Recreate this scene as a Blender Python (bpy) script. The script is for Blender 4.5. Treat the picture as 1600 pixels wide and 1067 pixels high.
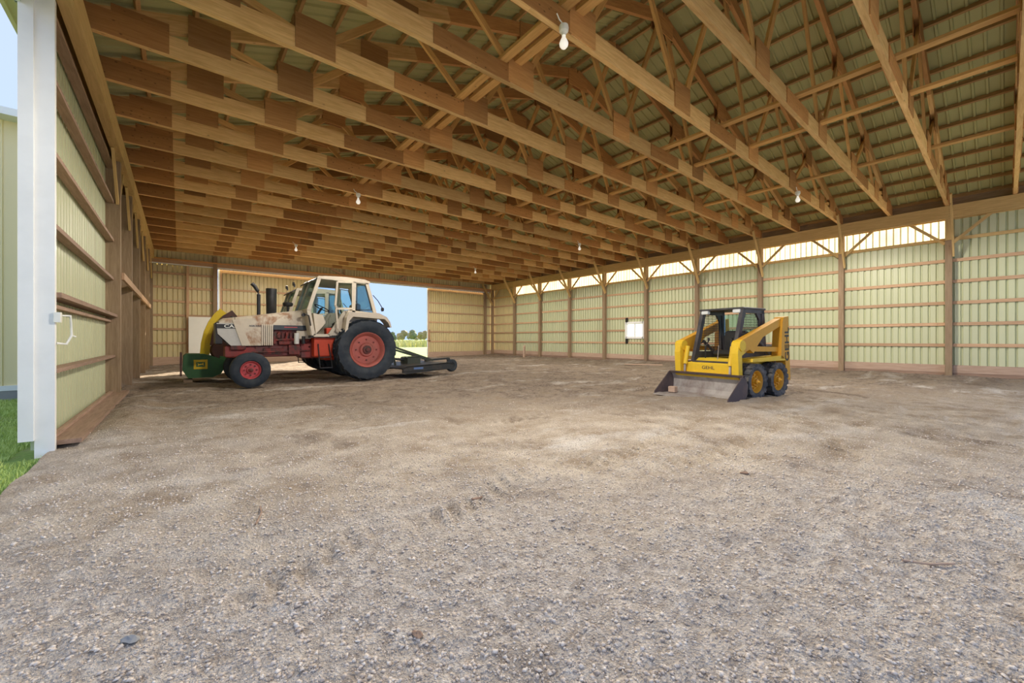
import bpy, math, random
import numpy as np
from mathutils import Vector, Matrix
random.seed(7); rng = np.random.default_rng(7)
for o in list(bpy.data.objects): bpy.data.objects.remove(o)
scene = bpy.context.scene
COL = scene.collection

# ------------------------------------------------------------------ camera
cd = bpy.data.cameras.new('camera'); cam = bpy.data.objects.new('camera', cd); COL.objects.link(cam)
cam.location = (0, 0, 1.12); cam.rotation_euler = (math.pi/2, 0, math.radians(-39.35))
cd.sensor_width = 36; cd.lens = 36*633/1600; cd.shift_y = -3.5/1600; cd.clip_end = 2000
scene.camera = cam
# ------------------------------------------------------------------ sky, sun, exposure
w = bpy.data.worlds.new('sky'); scene.world = w; w.use_nodes = True
nt = w.node_tree; nt.nodes.clear()
tc = nt.nodes.new('ShaderNodeTexCoord'); sp = nt.nodes.new('ShaderNodeSeparateXYZ'); cr = nt.nodes.new('ShaderNodeValToRGB')
bg = nt.nodes.new('ShaderNodeBackground'); wo = nt.nodes.new('ShaderNodeOutputWorld')
nt.links.new(tc.outputs['Generated'], sp.inputs[0]); nt.links.new(sp.outputs['Z'], cr.inputs[0])
nt.links.new(cr.outputs[0], bg.inputs[0]); nt.links.new(bg.outputs[0], wo.inputs[0])
cr.color_ramp.elements[0].position = 0.0; cr.color_ramp.elements[0].color = (.46, .62, .98, 1)
cr.color_ramp.elements[1].position = .45; cr.color_ramp.elements[1].color = (.49, .60, .83, 1)
bg.inputs[1].default_value = 0.82
sd = bpy.data.lights.new('sun', 'SUN'); sun = bpy.data.objects.new('sun', sd); COL.objects.link(sun)
sd.energy = 11.0; sd.angle = math.radians(.6); sd.color = (1, .87, .68)
sun_to = Vector((.72*math.cos(math.radians(23)), .69*math.cos(math.radians(23)), math.sin(math.radians(23))))
sun.rotation_euler = sun_to.to_track_quat('Z', 'Y').to_euler(); sun.location = (30, 40, 30)
vs = scene.view_settings
vs.view_transform = 'Standard'; vs.look = 'None'; vs.gamma = 1; vs.use_curve_mapping = False; vs.exposure = 0.72
BULB_W = 330.0

# ------------------------------------------------------------------ mesh helpers
class MB:
    def __init__(s): s.v = []; s.f = []
    def add(s, vs_, fs_):
        n = len(s.v); s.v += [tuple(p) for p in vs_]; s.f += [tuple(i+n for i in f) for f in fs_]; return s
    def box(s, x0, x1, y0, y1, z0, z1):
        v = [(x0,y0,z0),(x1,y0,z0),(x1,y1,z0),(x0,y1,z0),(x0,y0,z1),(x1,y0,z1),(x1,y1,z1),(x0,y1,z1)]
        return s.add(v, [(0,3,2,1),(4,5,6,7),(0,1,5,4),(1,2,6,5),(2,3,7,6),(3,0,4,7)])
    def bev(s, x0, x1, y0, y1, z0, z1, b):
        n0 = len(s.v); V = []
        for z, k in ((z0, b), (z0+b, 0), (z1-b, 0), (z1, b)):
            V.append([(x0+k+ (b if k==0 else 0)*0, y0+k, z),(x1-k,y0+k,z),(x1-k,y1-k,z),(x0+k,y1-k,z)])
        vv = [p for r in V for p in r]; f = [(3,2,1,0),(12,13,14,15)]
        for r in range(3):
            for i in range(4): f.append((r*4+i, r*4+(i+1)%4, r*4+4+(i+1)%4, r*4+4+i))
        return s.add(vv, f)
    def beam(s, p0, p1, w_, h_, up=(0,0,1), h1=None, w1=None):
        p0 = Vector(p0); p1 = Vector(p1); d = (p1-p0).normalized(); u = Vector(up)
        sd_ = d.cross(u)
        if sd_.length < 1e-4: sd_ = d.cross(Vector((1,0,0)))
        sd_.normalize(); u = sd_.cross(d).normalized(); v = []
        for p, ww, hh in ((p0, w_, h_), (p1, w1 or w_, h1 or h_)):
            for a, b in ((-1,-1),(1,-1),(1,1),(-1,1)): v.append(p + sd_*a*ww/2 + u*b*hh/2)
        return s.add(v, [(0,1,2,3),(7,6,5,4),(0,4,5,1),(1,5,6,2),(2,6,7,3),(3,7,4,0)])
    def tube(s, pts, r, n=8, cap=True):
        pts = [Vector(p) for p in pts]; rs = r if isinstance(r, (list, tuple)) else [r]*len(pts); v = []; f = []
        ref = Vector((0,0,1))
        for i, p in enumerate(pts):
            d = (pts[min(i+1, len(pts)-1)] - pts[max(i-1, 0)]).normalized()
            a = d.cross(ref)
            if a.length < .05: a = d.cross(Vector((1,0,0)))
            a.normalize(); b = d.cross(a).normalized()
            for k in range(n):
                t = 2*math.pi*k/n; v.append(p + a*math.cos(t)*rs[i] + b*math.sin(t)*rs[i])
        for i in range(len(pts)-1):
            for k in range(n): f.append((i*n+k, i*n+(k+1)%n, (i+1)*n+(k+1)%n, (i+1)*n+k))
        if cap: f.append(tuple(range(n))[::-1]); f.append(tuple((len(pts)-1)*n+k for k in range(n)))
        return s.add(v, f)
    def lathe(s, prof, c, axis='y', n=32, closed=False):
        # prof: (along axis, radius)
        v = []; f = []; m = len(prof)
        for k in range(n):
            t = 2*math.pi*k/n; ct, st = math.cos(t), math.sin(t)
            for a, r in prof:
                if axis == 'y': v.append((c[0]+r*ct, c[1]+a, c[2]+r*st))
                elif axis == 'z': v.append((c[0]+r*ct, c[1]+r*st, c[2]+a))
                else: v.append((c[0]+a, c[1]+r*ct, c[2]+r*st))
        for k in range(n):
            k2 = (k+1) % n
            for i in range(m if closed else m-1):
                j = (i+1) % m; f.append((k*m+i, k2*m+i, k2*m+j, k*m+j))
        return s.add(v, f)
    def prism(s, poly, a0, a1, plane='xz'):
        n = len(poly); v = []
        for a in (a0, a1):
            for p in poly:
                v.append({'xz': (p[0], a, p[1]), 'xy': (p[0], p[1], a), 'yz': (a, p[0], p[1])}[plane])
        f = [tuple(range(n)), tuple(range(2*n-1, n-1, -1))]
        for i in range(n): f.append((i, i+n, (i+1) % n+n, (i+1) % n))
        return s.add(v, f)
    def mesh(s, name):
        m = bpy.data.meshes.new(name); m.from_pydata([tuple(p) for p in s.v], [], s.f); m.update(); return m
    def build(s, name, mat, parent=None, smooth=False, label=None, fix=True):
        m = s.mesh(name)
        if fix:
            import bmesh
            b = bmesh.new(); b.from_mesh(m); bmesh.ops.recalc_face_normals(b, faces=b.faces); b.to_mesh(m); b.free()
        if smooth:
            m.polygons.foreach_set('use_smooth', [True]*len(m.polygons))
            try: m.set_sharp_from_angle(angle=math.radians(40))
            except Exception: pass
        m.materials.append(mat)
        return link(name, m, parent, label)
def link(name, data, parent=None, label=None):
    o = bpy.data.objects.new(name, data); COL.objects.link(o)
    if parent: o.parent = parent
    if label: o['label'] = label
    return o
def empty(name, loc=(0,0,0), rz=0, label=None, cat=None, group=None, kind=None):
    o = bpy.data.objects.new(name, None); COL.objects.link(o); o.location = loc; o.rotation_euler = (0,0,rz)
    o.empty_display_size = .2
    return tag(o, label, cat, group, kind)
def tag(o, label=None, cat=None, group=None, kind=None):
    for k, v in (('label', label), ('category', cat), ('group', group), ('kind', kind)):
        if v: o[k] = v
    return o
CACHE = {}
def boxmesh(L, w_, h_, mat):
    key = (round(L,3), round(w_,3), round(h_,3), mat.name)
    if key not in CACHE:
        m = MB().box(-L/2, L/2, -w_/2, w_/2, -h_/2, h_/2).mesh('board'); m.materials.append(mat); CACHE[key] = m
    return CACHE[key]
def board(name, p0, p1, w_, h_, mat, parent, up=(0,0,1)):
    p0 = Vector(p0); p1 = Vector(p1); d = p1-p0; L = d.length; d.normalize(); u = Vector(up)
    y = u.cross(d)
    if y.length < 1e-4: y = Vector((0,1,0)).cross(d) if abs(d.y) < .9 else Vector((1,0,0)).cross(d)
    y.normalize(); z = d.cross(y).normalized()
    o = link(name, boxmesh(L, w_, h_, mat), parent)
    M = Matrix((d, y, z)).transposed().to_4x4(); M.translation = (p0+p1)/2
    o.matrix_local = M
    return o

# ------------------------------------------------------------------ materials
def newmat(name):
    m = bpy.data.materials.new(name); m.use_nodes = True; n = m.node_tree
    return m, n, n.nodes['Principled BSDF']
def N(n, t, **k):
    x = n.nodes.new(t)
    for a, b in k.items(): setattr(x, a, b)
    return x
def ramp(n, fac, stops):
    r = N(n, 'ShaderNodeValToRGB'); e = r.color_ramp.elements
    while len(e) < len(stops): e.new(.5)
    for i, (p, c) in enumerate(stops): e[i].position = p; e[i].color = (*c, 1)
    n.links.new(fac, r.inputs[0]); return r.outputs[0]
def mixc(n, fac, a, b, mode='MIX'):
    x = N(n, 'ShaderNodeMix', data_type='RGBA', blend_type=mode)
    for i, v in ((0, fac), (6, a), (7, b)):
        if isinstance(v, (int, float)): x.inputs[i].default_value = v
        elif isinstance(v, tuple): x.inputs[i].default_value = (*v, 1)
        else: n.links.new(v, x.inputs[i])
    return x.outputs[2]
def noise(n, scale, detail=4, vec=None, rough=.55, dist=0):
    x = N(n, 'ShaderNodeTexNoise'); x.inputs['Scale'].default_value = scale; x.inputs['Detail'].default_value = detail
    x.inputs['Roughness'].default_value = rough; x.inputs['Distortion'].default_value = dist
    if vec: n.links.new(vec, x.inputs['Vector'])
    return x.outputs['Fac']
def mapped(n, scale=(1,1,1), coord='Object', offs=True):
    t = N(n, 'ShaderNodeTexCoord'); mp = N(n, 'ShaderNodeMapping'); mp.inputs['Scale'].default_value = scale
    n.links.new(t.outputs[coord], mp.inputs['Vector'])
    if offs:
        oi = N(n, 'ShaderNodeObjectInfo'); c = N(n, 'ShaderNodeVectorMath', operation='SCALE'); c.inputs[0].default_value = (37, 17, 53)
        n.links.new(oi.outputs['Random'], c.inputs['Scale']); n.links.new(c.outputs[0], mp.inputs['Location'])
    return mp.outputs[0]
def bump(n, bs, h, strength=.3, dist=.01):
    b = N(n, 'ShaderNodeBump'); b.inputs['Strength'].default_value = strength; b.inputs['Distance'].default_value = dist
    n.links.new(h, b.inputs['Height']); n.links.new(b.outputs[0], bs.inputs['Normal'])
def wood(name, c0, c1, knots=.0, tone=.35, rough=.75):
    m, n, b = newmat(name)
    v = mapped(n, (1.2, 14, 14)); g = noise(n, 2.2, 6, v, .62, .6)
    col = ramp(n, g, [(.28, c0), (.7, c1)])
    oi = N(n, 'ShaderNodeObjectInfo')
    t = N(n, 'ShaderNodeMapRange'); t.inputs['To Min'].default_value = 1-tone; t.inputs['To Max'].default_value = 1+tone*.55
    n.links.new(oi.outputs['Random'], t.inputs['Value'])
    hs = N(n, 'ShaderNodeHueSaturation'); n.links.new(t.outputs[0], hs.inputs['Value']); n.links.new(col, hs.inputs['Color'])
    out = hs.outputs[0]
    v2 = mapped(n, (1, 1.6, 1.6)); vo = N(n, 'ShaderNodeTexVoronoi'); vo.inputs['Scale'].default_value = 9 if knots > .5 else 2.6
    n.links.new(v2, vo.inputs['Vector'])
    k = ramp(n, vo.outputs['Distance'], [(.05 if knots > .5 else .02, (1,1,1)), (.2 if knots > .5 else .075, (0,0,0))])
    ml = N(n, 'ShaderNodeMath', operation='MULTIPLY'); ml.inputs[1].default_value = max(knots, .55); n.links.new(k, ml.inputs[0])
    out = mixc(n, ml.outputs[0], out, tuple(x*.25 for x in c0))
    n.links.new(out, b.inputs['Base Color']); b.inputs['Roughness'].default_value = rough
    bump(n, b, g, .15, .004); return m
def paint(name, c, rough=.5, metal=0., dirt=None, dirt_amt=.3, dscale=3., spec=.4):
    m, n, b = newmat(name); v = mapped(n)
    col = c
    g = noise(n, dscale, 6, v, .6)
    d = dirt or tuple(x*.55 for x in c)
    f = ramp(n, g, [(.42, (0,0,0)), (.72, (dirt_amt,)*3)])
    n.links.new(mixc(n, f, c, d), b.inputs['Base Color'])
    b.inputs['Roughness'].default_value = rough; b.inputs['Metallic'].default_value = metal
    b.inputs['Specular IOR Level'].default_value = spec
    return m
M = {}
M['chord'] = wood('wood_chord', (.62,.36,.125), (.88,.59,.27), 0, .28)
M['web'] = wood('wood_web', (.64,.35,.11), (.86,.53,.20), 0, .28)
M['gusset'] = wood('wood_gusset', (.45,.215,.07), (.62,.335,.125), 0, .42)
M['splice'] = wood('wood_splice', (.40,.18,.055), (.54,.27,.09), .9, .28)
M['purlin'] = wood('wood_purlin', (.42,.235,.095), (.58,.36,.155), 0, .25)
M['girt'] = wood('wood_girt', (.50,.30,.17), (.66,.44,.27), 0, .2)
M['plate'] = wood('wood_plate', (.56,.37,.14), (.74,.52,.23), 0, .15)
M['post'] = wood('wood_post', (.24,.16,.09), (.38,.27,.17), 0, .15)
M['oldwood'] = wood('wood_old', (.25,.16,.11), (.42,.28,.20), 0, .15)
M['skirt'] = wood('wood_skirt', (.46,.31,.22), (.62,.45,.34), 0, .15)
def sheetmat(name, c, rough=.38):
    m, n, b = newmat(name); v = mapped(n, (1,1,.25)); g = noise(n, 1.5, 5, v)
    n.links.new(ramp(n, g, [(.3, tuple(x*.9 for x in c)), (.75, c)]), b.inputs['Base Color'])
    b.inputs['Roughness'].default_value = rough; b.inputs['Specular IOR Level'].default_value = .35
    return m
M['siding'] = sheetmat('siding_cream_green', (.64,.67,.44))
M['siding_sunset'] = sheetmat('siding_cream_sunset_tint', (.74,.64,.36))  # cream siding for the far end, warm sunset reflection mixed into its colour
M['roofm'] = sheetmat('roof_olive', (.52,.52,.25), .4)
M['ext'] = sheetmat('neighbour_yellow', (.98,.83,.48), .45)
M['white'] = paint('white_trim', (.90,.91,.90), .45, dirt_amt=.15)
M['whitepl'] = paint('white_plastic', (.86,.86,.80), .35, dirt_amt=.1)
M['concrete'] = paint('grey_concrete', (.33,.33,.33), .9)
def clear_panel():
    m, n, b = newmat('translucent_fibreglass'); n.nodes.remove(b)
    out = n.nodes['Material Output']; t = N(n, 'ShaderNodeBsdfTranslucent'); d = N(n, 'ShaderNodeBsdfDiffuse'); mx = N(n, 'ShaderNodeMixShader')
    g = noise(n, 2.0, 5, mapped(n, (1,1,.4)))
    c = ramp(n, g, [(.3, (.68,.53,.32)), (.7, (.82,.71,.54))])
    n.links.new(c, t.inputs[0]); n.links.new(c, d.inputs[0]); mx.inputs[0].default_value = .3
    n.links.new(t.outputs[0], mx.inputs[1]); n.links.new(d.outputs[0], mx.inputs[2]); n.links.new(mx.outputs[0], out.inputs[0])
    return m
M['clear'] = clear_panel()
def glass(name, tint=(.8,.9,.9), refl=.12):
    m, n, b = newmat(name); n.nodes.remove(b); out = n.nodes['Material Output']
    t = N(n, 'ShaderNodeBsdfTransparent'); t.inputs[0].default_value = (*tint, 1); g = N(n, 'ShaderNodeBsdfGlossy'); g.inputs['Roughness'].default_value = .05
    mx = N(n, 'ShaderNodeMixShader'); lw = N(n, 'ShaderNodeLayerWeight'); lw.inputs[0].default_value = .25
    ad = N(n, 'ShaderNodeMath', operation='MULTIPLY_ADD'); ad.inputs[1].default_value = .6; ad.inputs[2].default_value = refl*.4
    n.links.new(lw.outputs['Fresnel'], ad.inputs[0]); n.links.new(ad.outputs[0], mx.inputs[0])
    n.links.new(t.outputs[0], mx.inputs[1]); n.links.new(g.outputs[0], mx.inputs[2]); n.links.new(mx.outputs[0], out.inputs[0]); return m
M['glass'] = glass('cab_glass', (.72,.86,.86)); M['wglass'] = clear_panel(); M['wglass'].name = 'glare_white_window_glass'
for e in [q for q in M['wglass'].node_tree.nodes if q.type == 'VALTORGB'][0].color_ramp.elements: e.color = (.85,.88,.9,1)  # white translucent panes stand in for the glare of overexposed daylight

# ================================================================== THE BARN
BAY = 2.44; Y0 = 1.045; XL, XR = -.84, 17.0; XC = 8.08; ZCH = 4.94; YN = Y0-BAY; YF = Y0+9*BAY   # near gable, far gable
ORD = ['first','second','third','fourth','fifth','sixth','seventh','eighth','ninth','tenth','eleventh','twelfth','thirteenth','fourteenth',
       'fifteenth','sixteenth','seventeenth','eighteenth','nineteenth','twentieth','twenty-first','twenty-second']
def roof_z(x): return 8.22 - abs(x-XC)/3.0          # top of the top chords
# -------- ribbed sheet: local x = width, y = rib depth (outwards), z = height
SW = BAY/3; RIB = SW/5
def sheet_mesh(width, h, mat, ztop=None, rib=RIB, depth=.042, gw=.036, z0=0):
    xs = []; x = rib/2
    xs.append((0, 0))
    while x < width-.02:
        xs += [(x-gw*.75, 0), (x-gw*.4, depth), (x+gw*.4, depth), (x+gw*.75, 0)]; x += rib
    xs.append((width, 0)); b = MB(); n = len(xs)
    b.v = [(a, d, z0) for a, d in xs] + [(a, d, ztop(a) if ztop else h) for a, d in xs]
    b.f = [(i, i+1, n+i+1, n+i) for i in range(n-1)]
    m = b.mesh('sheet'); m.materials.append(mat); return m
def sheets(parent, org, rz, total, h, mat, name='siding_sheet', ztop=None, sw=SW):
    n = max(1, round(total/sw)); sw_ = total/n
    key = ('sh', round(sw_,3), round(h,3), mat.name)
    out = []
    for i in range(n):
        if ztop:
            me = sheet_mesh(sw_, h, mat, (lambda a, i=i: ztop(i*sw_+a)))
        else:
            if key not in CACHE: CACHE[key] = sheet_mesh(sw_, h, mat)
            me = CACHE[key]
        o = link(name, me, parent); c, s = math.cos(rz), math.sin(rz)
        o.location = (org[0]+c*i*sw_, org[1]+s*i*sw_, org[2]); o.rotation_euler = (0,0,rz); out.append(o)
    return out

# -------- right wall
wr = empty('wall_right', (XR+.2, YN, 0), 0, 'long cream ribbed metal wall with timber posts and a glowing clear strip', 'wall', kind='structure')
wr.location = (0,0,0)
GZ = [.95+.61*i for i in range(6)]
PW, PD = .14, .17
WIN = (11.02, 11.98, 1.2, 1.93)
for k in range(-1, 10):
    y = Y0+k*BAY
    board('post', (XR+PD/2, y, -.1), (XR+PD/2, y, 4.93), PW, PD, M['post'], wr, up=(1,0,0))
    # knee brace to the truss and wall-plane braces
    board('knee_brace', (XR+.02, y-.10, 3.5), (XR-.92, y-.10, 5.05), .04, .13, M['plate'], wr)
    board('post_cleat', (XR-.02, y-.0, 3.95), (XR-.02, y, 4.56), .13, .04, M['plate'], wr, up=(1,0,0))
    if k < 9: board('corner_brace', (XR+.05, y+.07, 3.86), (XR+.05, y+.80, 4.57), .04, .075, M['plate'], wr)
    if k > -1: board('corner_brace', (XR+.05, y-.07, 3.86), (XR+.05, y-.80, 4.57), .04, .075, M['plate'], wr)
    if k < 9:
        ya, yb = y, y+BAY
        for z in GZ:
            h_ = .09
            if k == 4 and 1.1 < z < 1.9: 
                board('girt', (XR+PD+.02, ya, z), (XR+PD+.02, WIN[0]-.06, z), .04, h_, M['girt'], wr) if WIN[0]-.06-ya > .1 else None
                board('girt', (XR+PD+.02, WIN[1]+.06, z), (XR+PD+.02, yb, z), .04, h_, M['girt'], wr); continue
            board('girt', (XR+PD+.02, ya, z), (XR+PD+.02, yb, z), .04, h_, M['girt'] if z < 3.9 else M['plate'], wr)
        board('skirt_board', (XR+PD+.02, ya, .27), (XR+PD+.02, yb, .27), .04, .22, M['skirt'], wr)
        board('skirt_board', (XR+PD+.025, ya, .05), (XR+PD+.025, yb, .05), .03, .22, M['oldwood'], wr)
        board('wall_plate', (XR-.02, ya, 4.745), (XR-.02, yb, 4.745), .045, .37, M['plate'], wr)
        board('wall_plate', (XR+PD+.02, ya, 4.745), (XR+PD+.02, yb, 4.745), .045, .37, M['plate'], wr)
        board('eave_board', (XR+PD+.06, ya, 5.10), (XR+PD+.06, yb, 5.10), .03, .40, M['post'], wr)
        clear = 0 <= k <= 7
        for i in range(3):
            yy = ya+i*SW
            segs = [(.16, 4.0 if clear else 4.95, M['siding'] if k < 8 else M['siding_sunset'])]
            if clear: segs.append((4.0, 4.95, M['clear']))
            if k == 4 and yy < WIN[1]-.1 and yy+SW > WIN[0]+.1:
                segs = [(.16, WIN[2], M['siding']), (WIN[3], 4.0, M['siding']), (4.0, 4.95, M['clear'])]
            for za, zb, mt in segs:
                key = ('wr', round(zb-za,3), mt.name)
                if key not in CACHE: CACHE[key] = sheet_mesh(SW, zb-za, mt)
                o = link('clear_sheet' if mt is M['clear'] else 'siding_sheet', CACHE[key], wr)
                # local x -> -Y so that local y (rib depth) -> +X : rotation -90 deg
                o.rotation_euler = (0,0,-math.pi/2); o.location = (XR+PD+.045, yy+SW, za)
# fill the siding beside the window (the split sheets span a little more than the window)
# -------- window
wy0, wy1, wz0, wz1 = WIN
wn = empty('window_1', (XR+.17, (wy0+wy1)/2, wz0), 0, 'small white two-pane window set low in the right wall', 'window', kind='structure')
def wl(mb, name, mat, p=wn): return mb.build(name, mat, p)
hw = (wy1-wy0)/2; hh = wz1-wz0
# sheets that were split are 2 wide columns: close them with a framed surround
sy0 = min(Y0+4*BAY+i*SW for i in range(3) if Y0+4*BAY+i*SW < WIN[1]-.1 and Y0+4*BAY+i*SW+SW > WIN[0]+.1)
sy1 = max(Y0+4*BAY+i*SW+SW for i in range(3) if Y0+4*BAY+i*SW < WIN[1]-.1 and Y0+4*BAY+i*SW+SW > WIN[0]+.1)
yc = (wy0+wy1)/2
for a, b_ in ((sy0, wy0), (wy1, sy1)):
    if b_-a > .03: sheets(wr, (XR+PD+.045, b_, wz0), -math.pi/2, b_-a, hh, M['siding'])
f = MB(); f.box(-.03,.06,-hw-.05,-hw+.04,-.05,hh+.05); f.box(-.03,.06,hw-.04,hw+.05,-.05,hh+.05)
f.box(-.03,.06,-hw,hw,-.05,.05); f.box(-.03,.06,-hw,hw,hh-.05,hh+.05); wl(f, 'window_frame', M['white'])
wl(MB().box(-.01,.05,-.025,.025,.05,hh-.05), 'mullion', M['white'])
wl(MB().box(.02,.025,-hw+.04,-.025,.05,hh-.05), 'window_pane', M['wglass']); wl(MB().box(.02,.025,.025,hw-.04,.05,hh-.05), 'window_pane', M['wglass'])
M['blackm'] = paint('black_iron', (.03,.028,.025), .5, dirt=(.10,.07,.05), dirt_amt=.5)
for i, zz in enumerate((2.06, 1.03)):
    b = MB(); b.box(-.02,.0,-.06,.06,-.12,.12); b.box(-.06,-.02,-.05,-.03,-.1,.1); b.box(-.06,-.02,.03,.05,-.1,.1); b.box(-.06,-.04,-.05,.05,.08,.1); b.box(-.06,-.04,-.05,.05,-.1,-.08)
    o = b.build('iron_bracket', M['blackm']); o.location = (XR+.165, 11.93, zz)
    tag(o, 'black iron bracket %s the small white wall window' % ('above' if i == 0 else 'below'), 'bracket', 'iron brackets by the window')

# -------- left wall (posts, plate, siding behind the sliding door)
wlft = empty('wall_left', (0,0,0), 0, 'left wall of dark posts, rail and metal sheets behind the sliding door', 'wall', kind='structure')
for k in range(-1, 10):
    y = Y0+k*BAY
    if k in (0, 1, 2, 3): continue                        # wide side opening beside the camera
    if k >= 4 or k == -1:
        board('post', (-1.0, y+.16, -.15), (-1.0, y+.16, 4.56), PW, .22, M['post'], wlft, up=(1,0,0))
        if k >= 4: board('corner_brace', (-.93, y+.2, 3.75), (-.93, y+.95, 4.57), .04, .09, M['plate'], wlft)
        if k >= 4: board('corner_brace', (-.93, y+.1, 3.75), (-.93, y-.65, 4.57), .04, .09, M['plate'], wlft)
for k in range(-1, 9):
    ya = Y0+k*BAY; yb = ya+BAY
    board('wall_plate', (-.905, ya, 4.745), (-.905, yb, 4.745), .13, .37, M['plate'], wlft)
    board('header_board', (-1.08, ya, 4.8), (-1.08, yb, 4.8), .05, .42, M['plate'], wlft)
    board('eave_board', (-1.19, ya, 5.08), (-1.19, yb, 5.08), .03, .40, M['post'], wlft)
    if k >= 4:
        for z in GZ: board('girt', (-1.15, ya, z), (-1.15, yb, z), .04, .09, M['girt'], wlft)
        board('skirt_board', (-1.15, ya, .1), (-1.15, yb, .1), .04, .5, M['skirt'], wlft)
        if k < 8: board('inner_rail', (-.865, ya+.2, 2.36), (-.865, yb+.2, 2.36), .04, .14, M['girt'], wlft)
sheets(wlft, (-1.18, Y0+4*BAY, .05), math.pi/2, 5*BAY, 4.95, M['siding'])
sheets(wlft, (-1.18, YN, 4.35), math.pi/2, 5*BAY, .65, M['siding'])
# eave soffit and fascia outside the left wall
b = MB().box(-1.5,-1.15,YN-.4,YF+.5,4.84,4.88); b.box(-1.52,-1.48,YN-.4,YF+.5,4.80,5.08)
b.build('eave_soffit', M['ext'], wlft)

# -------- sliding side door, open, seen from its inside
d1 = empty('door_1', (-1.0, 6.05, 0), 0, 'tall sliding side door panel with horizontal timber rails and white metal edge', 'door', kind='structure')
DL = 5.2
sheets(d1, (-.10, 0, .02), math.pi/2, DL, 4.5, M['siding'])
for z, pr, hz in ((.07,.30,.05),(.80,.12,.045),(1.57,.15,.05),(1.47,.06,.04),(2.28,.10,.05),(3.02,.10,.05),(3.76,.10,.05),(4.42,.10,.05)):
    if z == .07: board('rail', (.06, .06, z), (.06, DL, z), .30, .045, M['oldwood'], d1); board('rail', (-.02, .05, .03), (-.02, DL, .03), .04, .2, M['oldwood'], d1)
    else: board('rail', (-.08+pr/2, .04, z), (-.08+pr/2, DL+.0, z), pr, hz, M['oldwood'], d1)
board('stile', (-.03, DL-.05, .0), (-.03, DL-.05, 4.5), .1, .1, M['post'], d1, up=(1,0,0))
MB().box(-.10, .035, -.03, .04, -.10, 4.52).build('edge_trim', M['white'], d1)
MB().box(-.20, -.10, -.06, .04, .13, 4.52).build('edge_trim', M['white'], d1)
h = MB(); h.box(.03,.075,-.05,.03,1.29,1.39); h.tube([(.06,.04,1.36),(.13,.06,1.36),(.13,.07,1.30),(.135,.08,1.16),(.16,.1,1.145)], .010, 8)
h.tube([(.135,.08,1.16),(.10,.06,1.07),(.04,.03,1.08)], .012, 8); h.build('door_handle', M['whitepl'], d1, True)

# -------- back wall with the big door opening
OX0, OX1, OZ = 1.36, 16.4, 4.36
wb = empty('wall_back', (0,0,0), 0, 'far gable wall of ribbed metal tinted sunset yellow with a wide door opening', 'wall', kind='structure')
YB = YF+.06
sheets(wb, (-1.17, YB+.13, .05), 0, OX0+1.17, 4.35, M['siding_sunset'])
sheets(wb, (OX1, YB+.13, .05), 0, XR+.2-OX1, 4.35, M['siding_sunset'])
sheets(wb, (-1.17, YB+.13, 0), 0, XR+1.37, 0, M['siding_sunset'], ztop=lambda a: roof_z(-1.17+a)+.05)
for o in wb.children[-round((XR+1.37)/SW):]:
    for v in o.data.vertices:
        if v.co.z == 0: v.co.z = OZ
for z in GZ:
    board('girt', (-1.15, YB+.1, z), (OX0, YB+.1, z), .04, .09, M['girt'], wb)
    board('girt', (OX1, YB+.1, z), (XR+.15, YB+.1, z), .04, .09, M['girt'], wb)
board('skirt_board', (-1.15, YB+.09, .1), (OX0+.12, YB+.09, .1), .04, .5, M['skirt'], wb)
board('skirt_board', (OX1, YB+.09, .1), (XR+.2, YB+.09, .1), .04, .5, M['skirt'], wb)
for i in range(4):
    xa = -1.1+i*4.55; xb = xa+4.55
    board('header_board', (xa, YB, 4.53), (min(xb,XR+.1), YB, 4.53), .09, .20, M['girt'], wb)
    board('header_board', (xa, YB-.07, 4.60), (min(xb,XR+.1), YB-.07, 4.60), .05, .06, M['gusset'], wb)
board('door_track', (-1.0, YB-.0, 4.40), (OX1+.4, YB-.0, 4.40), .05, .05, M['white'], wb)
board('stud', (.27, YB+.03, 0), (.27, YB+.03, 4.4), .09, .09, M['girt'], wb, up=(1,0,0))
board('post', (OX0-.1, YB, 0), (OX0-.1, YB, 4.9), .15, .15, M['post'], wb, up=(1,0,0))
board('post', (OX1+.08, YB, 0), (OX1+.08, YB, 4.9), .15, .15, M['post'], wb, up=(1,0,0))
for x in (3.2, 5.2, 7.0, 9.0, 10.6, 12.4, 14.4): board('cripple_stud', (x, YB+.06, 4.62), (x, YB+.06, roof_z(x)-.3), .06, .06, M['girt'] if x % 2 else M['post'], wb, up=(1,0,0))
board('header_brace', (6.3, YB-.02, 4.92), (7.1, YB-.02, 4.55), .04, .1, M['girt'], wb)
board('header_brace', (10.0, YB-.02, 4.6), (10.7, YB-.02, 5.0), .04, .1, M['girt'], wb)
def slide_door(name, x0, x1, lab, left_edge):
    d = empty(name, (x0, YB+.26, 0), 0, lab, 'door', kind='structure'); W_ = x1-x0
    sheets(d, (0, .06, .1), 0, W_, 4.28, M['siding_sunset'])
    for z in [.98+.62*i for i in range(5)]: board('rail', (0, .03, z), (W_, .03, z), .04, .085, M['girt'], d)
    board('rail', (0,.03,.10),(W_,.03,.10), .05, .42, M['skirt'], d); board('rail', (0,.03,4.3),(W_,.03,4.3), .05, .15, M['girt'], d)
    board('stile', (.04,.02,.1),(.04,.02,4.36), .05, .09, M['girt'], d, up=(1,0,0)); board('stile', (W_-.04,.02,.1),(W_-.04,.02,4.36), .05, .09, M['girt'], d, up=(1,0,0))
    if left_edge: MB().box(-.06,0,-.03,.08,.1,4.36).build('edge_trim', M['white'], d)
    return d
slide_door('door_2', 1.45, 5.65, 'left sliding door of the far opening, ribbed metal tinted sunset yellow behind the tractor', True)
dr = slide_door('door_3', 12.2, 16.85, 'right sliding door of the far opening, ribbed metal tinted sunset yellow beside blue sky', False)
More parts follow.
